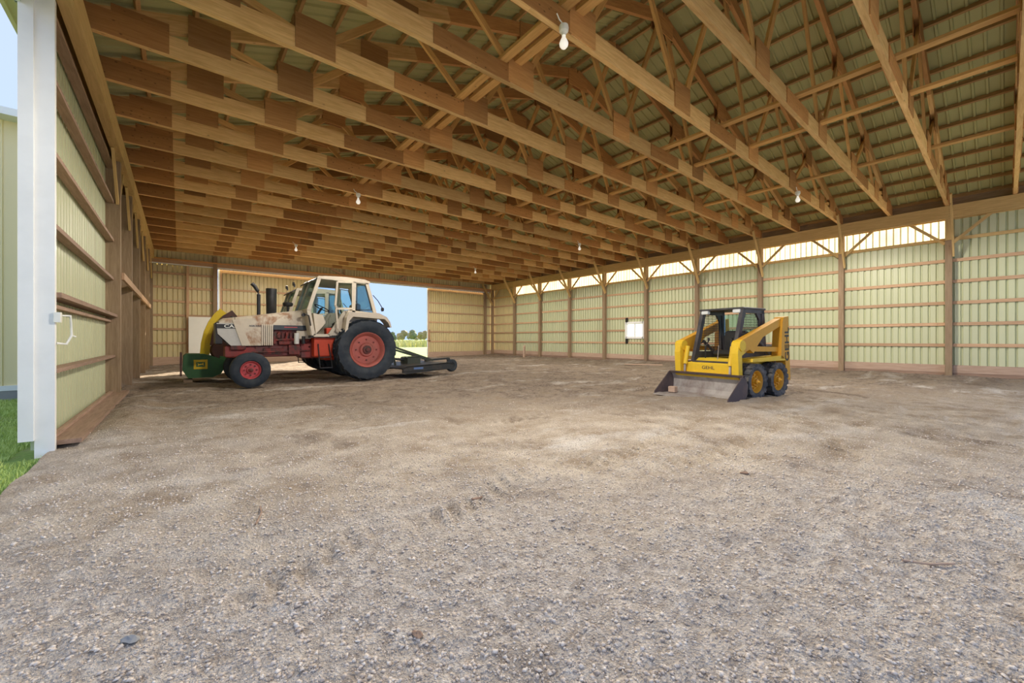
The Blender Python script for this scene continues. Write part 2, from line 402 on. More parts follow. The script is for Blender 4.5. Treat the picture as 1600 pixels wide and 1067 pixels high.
MB().box(-.03,0,-.02,.07,.1,4.36).build('edge_trim', M['white'], dr)
b = MB(); b.box(-.05,.16,-.06,-.02,1.0,1.06); b.box(.06,.14,-.06,-.02,1.0,1.75); b.build('door_latch', M['girt'], dr)

# -------- near gable (behind the camera): upper gable only, open below
wf = empty('wall_front', (0,0,0), 0, 'near gable above the open end of the barn behind the viewer', 'wall', kind='structure')
sheets(wf, (-1.17, YN-.2, 0), 0, XR+1.37, 0, M['siding'], ztop=lambda a: roof_z(-1.17+a)+.05)
for o in wf.children:
    for v in o.data.vertices:
        if v.co.z == 0: v.co.z = 4.95

# -------- roof
ce = empty('ceiling', (0,0,0), 0, 'underside of the olive green metal roof with timber purlins', 'roof', kind='structure')
sl = math.atan(1/3.0); slen = (XC+1.5)/math.cos(sl)
rm = {}
nR = round((YF-YN+1.0)/SW); sw_r = (YF-YN+1.0)/nR
mesh_r = sheet_mesh(sw_r, slen, M['roofm'], rib=sw_r/4, depth=.03, gw=.04)
for side in (-1, 1):
    for i in range(nR):
        o = link('roof_sheet', mesh_r, ce)
        # local z -> down the slope, local y -> up/outwards, local x -> along Y
        ex = Vector((0, -side, 0)); ez = Vector((side*math.cos(sl), 0, -math.sin(sl))); ey = ez.cross(ex)
        Mx = Matrix((ex, ey, ez)).transposed().to_4x4()
        yy = YN-.5+sw_r*(i+1) if side == 1 else YN-.5+sw_r*i
        Mx.translation = Vector((XC, yy, 8.22+.10)); o.matrix_local = Mx
    npu = 16
    for r in range(npu):
        dx = .16+r*(9.1-.16)/(npu-1); x = XC+side*dx; z = roof_z(x)+.035
        for s in range(5):
            ya = YN-.3+s*(YF-YN+.6)/5; yb = ya+(YF-YN+.6)/5
            board('purlin', (x, ya, z), (x, yb, z), .05, .09, M['purlin'], ce, up=(side*math.sin(sl), 0, math.cos(sl)))
# lateral braces lying on the bottom chords
for x, zz in ((3.68,5.235),(3.95,5.30),(8.08,5.235),(9.45,5.235),(12.5,5.235)):
    for s in range(5):
        ya = YN+s*(YF-YN)/5; yb = ya+(YF-YN)/5
        board('lateral_brace', (x, ya, zz), (x, yb, zz), .14 if x > 3.8 else .13, .045, M['web'], ce)

# -------- roof trusses
BT = .07
BJ = [1.52, 4.06, 6.66]; TJ = [0, 2.8, 5.4, 7.75]
def truss(y, idx, near):
    t = empty('roof_truss', (XC, y, ZCH), 0, ('timber roof truss, %s along the right wall counting from the picture right edge' % ORD[idx-1]) if idx else 'timber roof truss at the open near gable, behind the viewer', 'roof truss', 'roof trusses of the barn')
    HS = 9.05; r0 = 8.22-ZCH
    topz = lambda x: r0-abs(x)/3.0
    cuts = [-HS, -4.95, .1, 5.0, HS]
    for a, b in zip(cuts, cuts[1:]): board('bottom_chord', (a, 0, .133), (b, 0, .133), BT, .265, M['chord'], t)
    dz = .235/2/math.cos(sl)
    for s in (-1, 1):
        for a, b in ((0, 4.6), (4.6, HS+.1)): board('top_chord', (s*a, 0, topz(a)-dz), (s*b, 0, topz(b)-dz), BT, .235, M['chord'] if a else M['gusset'], t)
        for i, bx in enumerate(BJ):
            for tx, side_ in ((TJ[i], -1), (TJ[i+1], 1)):
                xx = s*(bx+side_*.09); tx2 = s*max(tx, .12)
                board('web', (xx, 0, .2), (tx2, 0, topz(tx)-.25), .045, .10 if i != 1 else .09, M['web'], t)
            for fy in (-1, 1):
                o = board('gusset', (s*bx-.25, fy*(BT/2+.008), .25), (s*bx+.25, fy*(BT/2+.008), .25), .014, .46, M['gusset'], t)
        for tx in TJ[1:]:
            for fy in (-1, 1): board('gusset', (s*tx-.24, fy*(BT/2+.008), topz(tx)-.27-.0), (s*tx+.24, fy*(BT/2+.008), topz(tx)-.27), .014, .42, M['gusset'], t)
        for fy in (-1, 1):
            board('heel_gusset', (s*(HS-.05), fy*(BT/2+.008), .155), (s*(HS-.86), fy*(BT/2+.008), .155), .014, .30, M['splice'], t)
            board('heel_gusset', (s*(HS-.30), fy*(BT/2+.0085), .35), (s*(HS-.86), fy*(BT/2+.0085), .35), .013, .10, M['splice'], t)
            if fy == -1 or near: board('splice_plate', (s*4.28, fy*(BT/2+.007), .13), (s*5.55, fy*(BT/2+.007), .13), .012, .25, M['splice'], t)
    for fy in (-1, 1):
        board('splice_plate', (-.5, fy*(BT/2+.007), .13), (.6, fy*(BT/2+.007), .13), .012, .25, M['splice'], t)
        board('peak_gusset', (-.35, fy*(BT/2+.008), r0-.33), (.35, fy*(BT/2+.008), r0-.33), .014, .36, M['gusset'], t)
    return t
for j in range(21): truss(YN+.02+j*1.22 if j < 20 else YF-.12, j, j < 8)

# -------- bulbs on sockets
def bulb(x, y, lab, pw=1.0):
    t = empty('light_bulb', (x, y, ZCH), 0, lab, 'light bulb', 'bare bulbs under the trusses')
    MB().lathe([(0,0),(0,.055),(-.03,.06),(-.07,.055),(-.09,.03),(-.12,.026),(-.12,0)], (0,0,-.02), 'z', 16).build('socket', M['whitepl'], t, True)
    MB().lathe([(-.12,.02),(-.15,.026),(-.18,.042),(-.215,.055),(-.245,.05),(-.27,.03),(-.275,0)], (0,0,-.02), 'z', 16).build('bulb', M['bulb'], t, True)
    MB().tube([(-.03,0,0),(-.08,.0,.02),(-.12,.0,.07)], .008, 6).build('wire', M['whitepl'], t)
    if BULB_W > 0:
        ld = bpy.data.lights.new('bulb_light', 'SPOT'); ld.energy = BULB_W*pw; ld.spot_size = math.radians(178); ld.spot_blend = .25; ld.shadow_soft_size = .30; ld.color = (1, .92, .80)
        lo = bpy.data.objects.new('bulb_light', ld); COL.objects.link(lo); lo.parent = t; lo.location = (0,0,-.42)
    return t
M['bulb'] = paint('frosted_bulb', (.93,.91,.84), .3, dirt_amt=0); q = M['bulb'].node_tree.nodes['Principled BSDF']; q.inputs['Emission Color'].default_value = (1,.93,.82,1); q.inputs['Emission Strength'].default_value = .35
bulb(3.6, 3.40, 'bare white bulb hanging under the truss near the top centre', 1.75)
bulb(12.3, 3.40, 'bare white bulb under a truss near the right wall plate, above the yellow loader', 1.5)
bulb(3.6, 10.72, 'bare white bulb above the tractor cab, mid barn on the left', .7)
bulb(12.25, 10.72, 'bare white bulb mid barn toward the right wall')
bulb(3.6, 18.04, 'farthest bare bulb on the left, above the tractor exhaust', .8)
bulb(12.25, 18.04, 'farthest bare bulb toward the right, near the far door')

# ================================================================== GROUND
def vnoise(x, y, seed):
    xi = np.floor(x).astype(np.int64); yi = np.floor(y).astype(np.int64); fx = x-xi; fy = y-yi
    fx = fx*fx*(3-2*fx); fy = fy*fy*(3-2*fy)
    def h(a, b):
        n = (a*374761393 + b*668265263 + seed*974711) & 0x7fffffff
        n = ((n ^ (n >> 13))*1274126177) & 0x7fffffff
        return ((n ^ (n >> 16)) & 0xffff)/65535.0
    return (h(xi,yi)*(1-fx)+h(xi+1,yi)*fx)*(1-fy)+(h(xi,yi+1)*(1-fx)+h(xi+1,yi+1)*fx)*fy - .5
TRACKS = [((1.0,2.2),(2.3,2.75),.26),((2.6,2.35),(6.4,3.0),.28),((3.0,1.9),(7.4,2.0),.28),((.1,2.0),(.9,2.5),.24),
          ((3.2,4.4),(7.6,5.2),.28),((4.8,.9),(7.6,2.6),.26),((6.8,4.8),(13.5,8.0),.3),((5.5,6.0),(12,11.5),.3),((9.2,2.6),(15.5,4.5),.3),((9.0,3.9),(14.5,7.5),.3)]
def ground_z(x, y):
    x = np.asarray(x, float); y = np.asarray(y, float)
    z = .07*vnoise(x*.35, y*.35, 1) + .045*vnoise(x*1.1, y*1.1, 2) + .028*vnoise(x*3.1, y*3.1, 3)
    amp = .4+1.2*np.clip(vnoise(x*.5+9, y*.5, 8)+.5, 0, 1)
    z += amp*(.022*vnoise(x*8, y*8, 4) + .018*vnoise(x*17, y*17, 5) + .013*vnoise(x*34, y*34, 6))
    for a, b, w_ in TRACKS:
        dx, dy = b[0]-a[0], b[1]-a[1]; L = math.hypot(dx, dy); dx /= L; dy /= L
        s = (x-a[0])*dx+(y-a[1])*dy; t = -(x-a[0])*dy+(y-a[1])*dx
        t = t + .12*np.sin(s*.9)
        m = np.clip((w_/2-np.abs(t))/.05, 0, 1)*np.clip(s/.3, 0, 1)*np.clip((L-s)/.3, 0, 1)
        lug = np.clip(np.sin(2*math.pi*(s-np.abs(t)*.7*np.sign(t+.0))/.15)*2.2, -1, 1)
        z += m*(-.014+.017*lug)
    z += .10*np.exp(-((x+.55)/.28)**2)*np.clip((y-6.0)/.5, 0, 1)*np.clip((11-y)/2, 0, 1)     # soil heaped along the door sill
    z += .07*np.exp(-((x-17.1)/.5)**2)
    return z
def axis(segs):
    out = [segs[0][0]]
    for a, b, s in segs:
        n = max(1, int(round((b-a)/s))); out += list(np.linspace(a, b, n+1)[1:])
    return np.array(out)
gx = axis([(-1.0,7,.026),(7,11,.05),(11,17.3,.10)]); gy = axis([(-1.7,4.5,.026),(4.5,9,.045),(9,23.4,.09)])
GX, GYY = np.meshgrid(gx, gy, indexing='ij'); GZZ = ground_z(GX, GYY)
def grid_mesh(name, X, Y, Z):
    nx, ny = X.shape; co = np.stack([X, Y, Z], -1).reshape(-1, 3).astype(np.float32)
    idx = np.arange(nx*ny).reshape(nx, ny)
    q = np.stack([idx[:-1,:-1], idx[1:,:-1], idx[1:,1:], idx[:-1,1:]], -1).reshape(-1, 4)
    m = bpy.data.meshes.new(name); m.vertices.add(len(co)); m.vertices.foreach_set('co', co.ravel())
    m.loops.add(q.size); m.loops.foreach_set('vertex_index', q.ravel().astype(np.int32))
    m.polygons.add(len(q)); m.polygons.foreach_set('loop_start', (np.arange(len(q))*4).astype(np.int32))
    m.polygons.foreach_set('use_smooth', np.ones(len(q), bool)); m.update(); m.validate(); return m
def floor_mat():
    m, n, b = newmat('dirt_and_gravel'); t = N(n, 'ShaderNodeTexCoord'); P = t.outputs['Object']
    n1 = noise(n, .55, 5, P, .6, .3); n2 = noise(n, 2.2, 6, P, .62); n3 = noise(n, 14, 5, P, .65); n4 = noise(n, 70, 3, P, .6)
    n2r = ramp(n, n2, [(.36, (0,)*3), (.64, (1,)*3)]); n3r = ramp(n, n3, [(.33, (0,)*3), (.67, (1,)*3)])
    tan = mixc(n, n2r, (.44,.345,.25), (.78,.68,.555))
    grav = mixc(n, n3r, (.42,.355,.30), (.85,.775,.70))
    # gravel lies near the open end and by the right wall, packed dirt between
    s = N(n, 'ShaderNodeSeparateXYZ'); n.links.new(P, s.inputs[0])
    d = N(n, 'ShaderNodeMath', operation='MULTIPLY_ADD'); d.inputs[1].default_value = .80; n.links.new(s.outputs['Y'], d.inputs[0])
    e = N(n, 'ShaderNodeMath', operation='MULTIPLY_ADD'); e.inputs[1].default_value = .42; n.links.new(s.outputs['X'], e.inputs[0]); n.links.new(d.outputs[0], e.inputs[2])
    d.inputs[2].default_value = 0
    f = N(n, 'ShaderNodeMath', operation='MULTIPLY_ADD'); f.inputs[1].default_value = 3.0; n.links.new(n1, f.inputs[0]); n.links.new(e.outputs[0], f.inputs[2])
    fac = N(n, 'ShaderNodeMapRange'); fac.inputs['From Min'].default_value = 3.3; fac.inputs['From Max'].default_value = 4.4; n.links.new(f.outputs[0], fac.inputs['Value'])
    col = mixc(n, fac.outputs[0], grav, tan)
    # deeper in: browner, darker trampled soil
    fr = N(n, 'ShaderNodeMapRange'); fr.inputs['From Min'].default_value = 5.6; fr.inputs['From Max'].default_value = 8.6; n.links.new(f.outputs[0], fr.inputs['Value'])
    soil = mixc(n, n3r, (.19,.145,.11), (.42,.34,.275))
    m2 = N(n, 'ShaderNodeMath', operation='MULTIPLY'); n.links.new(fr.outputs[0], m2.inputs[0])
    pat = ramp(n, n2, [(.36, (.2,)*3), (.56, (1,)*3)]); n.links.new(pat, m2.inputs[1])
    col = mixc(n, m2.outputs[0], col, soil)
    # chalky dust patches and dark damp stains
    n5 = noise(n, .8, 6, mapped(n, (.5,1.4,1), offs=False), .68, .5)
    col = mixc(n, ramp(n, n5, [(.55, (0,)*3), (.68, (.8,)*3)]), col, (.84,.79,.73))
    n6 = noise(n, 1.1, 6, mapped(n, (1.1,.6,1), offs=False), .66, .4)
    col = mixc(n, ramp(n, n6, [(.56, (0,)*3), (.70, (.75,)*3)]), col, (.20,.145,.105))
    col = mixc(n, ramp(n, n4, [(.35, (.45,)*3), (.55, (0,)*3)]), col, (.18,.145,.12))
    n.links.new(col, b.inputs['Base Color']); b.inputs['Roughness'].default_value = .95; b.inputs['Specular IOR Level'].default_value = .15
    a = N(n, 'ShaderNodeMath', operation='ADD'); n.links.new(n3, a.inputs[0]); n.links.new(n4, a.inputs[1]); bump(n, b, a.outputs[0], .9, .035); return m
M['floor'] = floor_mat()
gm = grid_mesh('floor', GX, GYY, GZZ); gm.materials.append(M['floor'])
fl = link('floor', gm); tag(fl, 'uneven dirt and gravel floor with tyre tracks', 'floor', kind='structure')
# loose gravel: small stones
def stones(name, n, region, smin, smax, mat, lab):
    base = np.array([(1,0,0),(-1,0,0),(0,1,0),(0,-1,0),(0,0,1),(0,0,-1)], float)
    fc = np.array([(0,2,4),(2,1,4),(1,3,4),(3,0,4),(2,0,5),(1,2,5),(3,1,5),(0,3,5)])
    p = region(n); n = len(p)
    s = smin*(smax/smin)**(rng.random(n)**2.2)
    sc = s[:,None,None]*(.6+.8*rng.random((n,6,1)))*np.array([1,1,.65])
    a = rng.random(n)*6.283; c, q = np.cos(a), np.sin(a)
    R = np.zeros((n,3,3)); R[:,0,0] = c; R[:,0,1] = -q; R[:,1,0] = q; R[:,1,1] = c; R[:,2,2] = 1
    tl = (rng.random(n)-.5)*1.2; T = np.zeros((n,3,3)); T[:,0,0] = 1; T[:,1,1] = np.cos(tl); T[:,1,2] = -np.sin(tl); T[:,2,1] = np.sin(tl); T[:,2,2] = np.cos(tl)
    v = np.einsum('nij,njk,nvk->nvi', R, T, base[None]*sc)
    z = ground_z(p[:,0], p[:,1]); v += np.stack([p[:,0], p[:,1], z+s*.2], -1)[:,None]
    f = (fc[None]+np.arange(n)[:,None,None]*6).reshape(-1, 3)
    m = bpy.data.meshes.new(name); m.vertices.add(n*6); m.vertices.foreach_set('co', v.astype(np.float32).ravel())
    m.loops.add(f.size); m.loops.foreach_set('vertex_index', f.ravel().astype(np.int32)); m.polygons.add(len(f)); m.polygons.foreach_set('loop_start', (np.arange(len(f))*3).astype(np.int32))
    m.update(); m.validate(); m.materials.append(mat); o = link(name, m); tag(o, lab, 'gravel', kind='stuff'); return o
def reg(n):
    r = .75+6.6*rng.random(n*3)**1.15; a = math.radians(39.35)+(rng.random(n*3)-.5)*math.radians(125)
    p = np.stack([r*np.sin(a), r*np.cos(a)], -1)
    ok = (p[:,0] > -.9) & (p[:,1] > -1.6) & (p[:,1] < 22)
    d = p[:,0]*.5+p[:,1]*.8+2.6*vnoise(p[:,0]*.7, p[:,1]*.7, 21)
    keep = rng.random(len(p)) < np.clip(1.25-(d-2.0)/2.8, .14, 1)
    return p[ok & keep][:n]
ms, n, b = newmat('stone'); g = noise(n, 45, 2, mapped(n, offs=False)); n.links.new(ramp(n, g, [(.3, (.46,.375,.31)), (.5, (.70,.60,.51)), (.7, (.94,.86,.77))]), b.inputs['Base Color']); b.inputs['Roughness'].default_value = .9
M['stone'] = ms
stones('gravel', 80000, reg, .003, .0125, ms, 'loose pale crushed gravel scattered over the near floor')
# ================================================================== TRACTOR
def rusty(name, c, rust=(.22,.08,.035), lo=.52, hi=.70, amt=.9, rough=.5, scale=2.2):
    m, n, b = newmat(name); g = noise(n, scale, 8, mapped(n, (1,1,.7), offs=False), .66, .4); g2 = noise(n, 18, 4, mapped(n, offs=False))
    base = mixc(n, g2, tuple(x*.82 for x in c), c)
    n.links.new(mixc(n, ramp(n, g, [(lo, (0,0,0)), (hi, (amt,)*3)]), base, rust), b.inputs['Base Color']); b.inputs['Roughness'].default_value = rough
    b.inputs['Specular IOR Level'].default_value = .35; return m
M['cream'] = rusty('cream_paint', (.70,.62,.50), (.36,.19,.10), .58, .78, .55)
M['cream_hood'] = rusty('cream_hood_rusted', (.70,.62,.50), (.30,.13,.05), .53, .64, .85, .5, 2.0)
M['silver'] = rusty('silver_grey_paint', (.60,.59,.56), (.35,.25,.18), .6, .8, .4)
M['red'] = rusty('orange_red_paint', (.40,.05,.04), (.13,.055,.05), .36, .60, .9)
M['brightred'] = rusty('bright_red_paint', (.72,.08,.03), (.25,.06,.04), .55, .75, .6)
M['pinkred'] = rusty('faded_red_rim', (.50,.13,.105), (.24,.10,.075), .46, .72, .8, .6)
M['frontrim'] = rusty('red_front_rim', (.62,.10,.11), (.28,.10,.09), .55, .75, .6, .5)
M['navy'] = paint('dark_navy_stripe', (.03,.04,.055), .4, dirt=(.10,.10,.10), dirt_amt=.4)
M['black'] = paint('black_paint', (.018,.018,.02), .45, dirt=(.08,.07,.06), dirt_amt=.5)
M['rubber'] = paint('tyre_rubber', (.013,.022,.034), .6, dirt=(.07,.075,.08), dirt_amt=.5, dscale=5)
M['rubberd'] = paint('tyre_rubber_dusty', (.05,.055,.065), .85, dirt=(.24,.22,.20), dirt_amt=.7, dscale=6)
M['engine'] = rusty('engine_block', (.26,.045,.04), (.05,.035,.03), .40, .6, .95, .6, 7)
M['seat'] = paint('black_vinyl', (.03,.03,.03), .6)
M['lens'] = paint('lamp_lens', (.75,.78,.78), .15)
def text_mesh(name, body, size, mat, parent, loc, rot, depth=.002, sx=1.0, bold=0.0):
    cu = bpy.data.curves.new(name, 'FONT'); cu.body = body; cu.size = size; cu.extrude = depth; cu.offset = bold; cu.align_x = 'CENTER'; cu.align_y = 'CENTER'
    to = bpy.data.objects.new(name+'_tmp', cu); COL.objects.link(to)
    dg = bpy.context.evaluated_depsgraph_get(); me = bpy.data.meshes.new_from_object(to.evaluated_get(dg)); bpy.data.objects.remove(to)
    me.materials.clear(); me.materials.append(mat); o = link(name, me, parent); o.location = loc; o.rotation_euler = rot; o.scale = (sx,1,1); return o
def wheel(parent, name, c, R, W, rim_r, side, n_lug, lug_h, tyre_m, rim_m, dish, lug='ag', rim_name='rim'):
    """tyre around local y axis at c; side=+1: outer face towards +y"""
    h = W/2; prof = [(-h*.72, rim_r), (-h*.95, rim_r*1.12), (-h, (R+rim_r)/2*1.02), (-h*.93, R*.93), (-h*.78, R-lug_h), (-h*.3, R-lug_h*.7), (h*.3, R-lug_h*.7), (h*.78, R-lug_h), (h*.93, R*.93), (h, (R+rim_r)/2*1.02), (h*.95, rim_r*1.12), (h*.72, rim_r)]
    t = MB().lathe(prof, c, 'y', 44).build(name, tyre_m, parent, True)
    lg = MB()
    for k in range(n_lug):
        for sd_ in (-1, 1):
            a0 = 2*math.pi*(k+(.5 if sd_ > 0 else 0))/n_lug
            if lug == 'ag':
                q = []
                for (yy, da, rr) in ((.04,0,R),( .55,.13,R-lug_h*.15),(.93,.21,R-lug_h*.9)):
                    q.append((yy*h*sd_, a0+da*1.6*44/ (44), rr))
                wd = .036/R*1.6
                for (ya, aa, ra), (yb, ab, rb) in zip(q, q[1:]):
                    v = []
                    for (yv, av, rv) in ((ya,aa,ra),(yb,ab,rb)):
                        for da in (-wd/2, wd/2):
                            for r_ in (rv-lug_h*1.3, rv): v.append((c[0]+r_*math.cos(av+da), c[1]+yv, c[2]+r_*math.sin(av+da)))
                    lg.add(v, [(0,1,3,2),(4,6,7,5),(1,5,7,3),(0,2,6,4),(0,4,5,1),(2,3,7,6)])
            else:
                wd = .30*2*math.pi/n_lug
                v = []
                for yv in (.10*h*sd_, .98*h*sd_):
                    for da in (-wd, wd):
                        for r_ in (R-lug_h*2, R): v.append((c[0]+r_*math.cos(a0+da), c[1]+yv, c[2]+r_*math.sin(a0+da)))
                lg.add(v, [(0,1,3,2),(4,6,7,5),(1,5,7,3),(0,2,6,4),(0,4,5,1),(2,3,7,6)])
    if n_lug: lg.build('tread_lugs', tyre_m, t)
    s = side
    rp = [(s*h*.74, rim_r*1.03), (s*h*.80, rim_r*.99), (s*h*.70, rim_r*.93), (s*(h*.70-dish*.5), rim_r*.86), (s*(h*.70-dish), rim_r*.80), (s*(h*.70-dish), rim_r*.42), (s*(h*.70-dish+.05), rim_r*.36), (s*(h*.70-dish+.05), .0)]
    MB().lathe(rp, c, 'y', 40).build(rim_name, rim_m, t, True)
    MB().lathe([(-s*h*.7, rim_r*1.0), (-s*h*.6, rim_r*.9), (-s*h*.3, rim_r*.8), (-s*h*.3, 0)], c, 'y', 32).build('rim_back', rim_m, t, True)
    hb = MB(); hb.lathe([(s*(h*.70-dish), rim_r*.26), (s*(h*.70-dish+.09), rim_r*.24), (s*(h*.70-dish+.10), rim_r*.12), (s*(h*.70-dish+.13), rim_r*.10), (s*(h*.70-dish+.13), 0)], c, 'y', 20)
    for k in range(8):
        a = k*math.pi/4; hb.lathe([(s*(h*.70-dish), .02), (s*(h*.70-dish+.03), .02), (s*(h*.70-dish+.03), 0)], (c[0]+rim_r*.60*math.cos(a), c[1], c[2]+rim_r*.60*math.sin(a)), 'y', 6)
    hb.build('hub', M['engine'] if lug == 'ag' else rim_m, t, True)
    return t
def tractor(loc, rz, lab, stacks, full=True):
    T = empty('tractor', loc, rz, lab, 'tractor', 'cream and red tractors')
    P = lambda mb, nm, mt, par=T, sm=False, lb=None: mb.build(nm, M[mt], par, sm, lb)
    # wheels (forward = +x, left = +y)
    for s in (1, -1):
        wheel(T, 'rear_wheel', (0, s*.80, .835), .835, .47, .47, s, 22, .045, M['rubber'], M['pinkred'], .10)
        wheel(T, 'front_wheel', (2.68, s*.80, .405), .405, .27, .205, s, 0, .0, M['rubber'], M['frontrim'], .05)
    # axles, frame, transmission
    P(MB().tube([(0,-.75,.835),(0,.75,.835)], .11, 12), 'rear_axle', 'red', sm=True)
    f = MB(); f.bev(2.45,2.92,-.62,.62,.42,.58,.03); f.box(2.5,2.86,-.22,.22,.5,.8); P(f, 'front_axle', 'red')
    f = MB(); f.bev(.9,3.12,-.27,.27,.68,.97,.03); f.bev(.75,1.5,-.30,.30,.62,1.05,.03); P(f, 'frame', 'red')
    f = MB(); f.bev(2.72,3.02,.26,.36,.86,1.06,.02); f.bev(1.9,2.35,.26,.31,.74,.90,.015); f.tube([(1.3,.33,.82),(2.6,.33,.80)], .022, 8); f.bev(1.55,1.80,.26,.38,.72,.98,.02)
    for x in (2.5,2.2,1.9,1.6,1.3): f.lathe([(0,.025),(.03,.025),(.03,0)], (x,.27,.92), 'y', 6)
    P(f, 'side_rail', 'engine')
    f = MB(); f.bev(-.45,.95,-.30,.30,.55,1.15,.05); f.bev(.55,1.25,-.58,.58,.66,1.20,.03); P(f, 'transmission', 'brightred')
    e = MB(); e.box(1.28,2.15,-.26,.26,.95,1.42)
    for i in range(9):
        x = 1.35+.09*i; e.bev(x, x+.06, .26, .30+.05*((i*7)%3)/2, 1.0+.05*((i*5)%4), 1.30-.04*((i*3)%3), .01)
    for i in range(4): e.tube([(1.4+.2*i,.30,1.32),(1.45+.2*i,.37,1.22),(1.5+.2*i,.33,1.05)], .018, 6)
    e.tube([(1.32,.33,1.08),(1.6,.36,1.12),(2.1,.33,1.10)], .03, 8); e.bev(1.75,2.02,.2,.36,.98,1.08,.02)
    P(e, 'engine', 'engine')
    P(MB().lathe([(-.14,0),(-.14,.055),(-.12,.06),(.12,.06),(.14,.055),(.14,0)], (1.62,.37,1.14), 'z', 14), 'oil_filter', 'whitepl', sm=True)
    P(MB().lathe([(-.1,0),(-.1,.045),(.1,.045),(.1,0)], (1.46,.38,1.1), 'z', 12), 'fuel_filter', 'black', sm=True)
    # hood: top shell, side, nose, louvres
    def hoodz(u): return 1.63+(3.05-u)/(3.05-1.45)*.26
    hp = [(1.42,1.47),(1.42,hoodz(1.42)),(3.0,hoodz(3.0)),(3.16,1.60),(3.22,1.56),(3.22,1.47)]
    h_ = MB(); n = len(hp)
    prof = [(-.36,0),(-.36,.7),(-.30,.93),(-.2,1.0),(.2,1.0),(.30,.93),(.36,.7),(.36,0)]
    us = [1.42,1.8,2.2,2.6,3.0,3.16,3.24]; V = []
    for u in us:
        zt = hoodz(u) if u <= 3.0 else (1.615 if u < 3.2 else 1.56)
        for y, k in prof: V.append((u, y*(1 if u < 3.1 else .96), 1.45+(zt-1.45)*k))
    m_ = len(prof); F_ = [tuple(range(m_)), tuple((len(us)-1)*m_+i for i in range(m_))[::-1]]
    for i in range(len(us)-1):
        for j in range(m_-1): F_.append((i*m_+j, i*m_+j+1, (i+1)*m_+j+1, (i+1)*m_+j))
    h_.add(V, F_); hood = P(h_, 'hood', 'cream_hood', sm=True)
    P(MB().tube([(2.94,.37,1.66),(2.94,.37,1.5)], .006, 4), 'seam', 'black', hood)
    P(MB().lathe([(0,.03),(.03,.03),(.035,0)], (2.98,.15,1.64), 'z', 10), 'cap', 'black', hood, True)
    for s in (1, -1):
        y0, y1 = (.30, .365) if s > 0 else (-.365, -.30)
        # nose side: slanted leading edge
        P(MB().prism([(3.29,1.50),(3.29,1.44),(3.27,1.25),(3.02,.97),(2.72,.97),(2.86,1.50)], y0, y1), 'nose_panel', 'silver')
        P(MB().prism([(3.295,1.475),(3.285,1.375),(2.83,1.375),(2.86,1.475)], y1-.003 if s > 0 else y0-.004, y1+.006 if s > 0 else y0+.004), 'nose_stripe', 'black')
        P(MB().prism([(2.99,1.58),(2.86,1.60),(2.62,.965),(2.80,.965)], y1+.000 if s > 0 else y0-.02, y1+.02 if s > 0 else y0), 'slanted_panel', 'cream')
        P(MB().prism([(2.86,1.50),(2.40,1.50),(2.40,.965),(2.66,.965)], y0, y1+.004), 'side_panel', 'cream_hood')
        lv = MB()
        for i in range(6): lv.bev(2.15+.043*i, 2.15+.043*i+.030, y0, y1+.012 if s > 0 else y1, .965, 1.49, .006)
        P(lv, 'louvre_panel', 'cream'); P(MB().box(2.14,2.40, y0, y0+.03 if s > 0 else y1-.03, .965,1.49), 'louvre_back', 'black')
        P(MB().box(1.30,2.14, y0+.03 if s > 0 else y0+.012, y1-.002 if s > 0 else y1-.03, 1.36,1.475), 'hood_stripe', 'navy')
        P(MB().box(1.60,1.90, y1-.003 if s > 0 else y0+.008, y1+.001 if s > 0 else y0+.014, 1.415,1.437), 'red_script', 'frontrim')
        P(MB().bev(1.28,1.62, y0+.02 if s > 0 else y0, y1+.02 if s > 0 else y1-.02, 1.13,1.34,.01), 'battery_cover', 'cream')
    P(MB().bev(3.18,3.31,-.33,.33,1.0,1.52,.02), 'grille', 'black')
    text_mesh('brand_lettering', 'CASE', .105, M['whitepl'], T, (2.985,.374,1.425), (math.pi/2,0,math.pi), .002, 1.35, .002)
    text_mesh('model_lettering', 'AGRI KING', .055, M['navy'], T, (2.52,.372,1.445), (math.pi/2,0,math.pi), .002, 1.0, .001)
    if stacks:
        P(MB().tube([(2.41,.0,1.70),(2.41,0,2.25),(2.43,0,2.34),(2.50,.0,2.46),(2.56,.0,2.52)], [.042,.042,.042,.045,.045], 12), 'exhaust_pipe', 'black', sm=True)
        P(MB().lathe([(0,0),(0,.09),(.03,.115),(.66,.125),(.68,.12),(.68,0)], (2.13,.0,1.74), 'z', 20), 'muffler', 'black', sm=True)
        P(MB().lathe([(0,.03),(.16,.03),(.16,.10),(.19,.125),(.24,.125),(.26,.10),(.27,0)], (1.72,-.18,1.84), 'z', 16), 'air_precleaner', 'black', sm=True)
    # ---- cab
    cw = .72
    At, Am, Ab = (1.16,2.72), (1.42,1.86), (1.30,1.22)
    Bt, Bb = (.27,2.72), (.30,1.86)
    Ct, Cb = (-.06,2.68), (-.30,1.82)
    roof = MB(); rp_ = [(1.22,2.69),(1.20,2.73),(1.05,2.765),(.5,2.79),(0,2.765),(-.14,2.72),(-.14,2.67)]
    roof.prism(rp_, -cw-.04, cw+.04); P(roof, 'cab_roof', 'cream')
    P(MB().prism([(1.22,2.69),(1.20,2.73),(1.30,2.65),(1.31,2.61)], -cw, cw), 'visor', 'black')
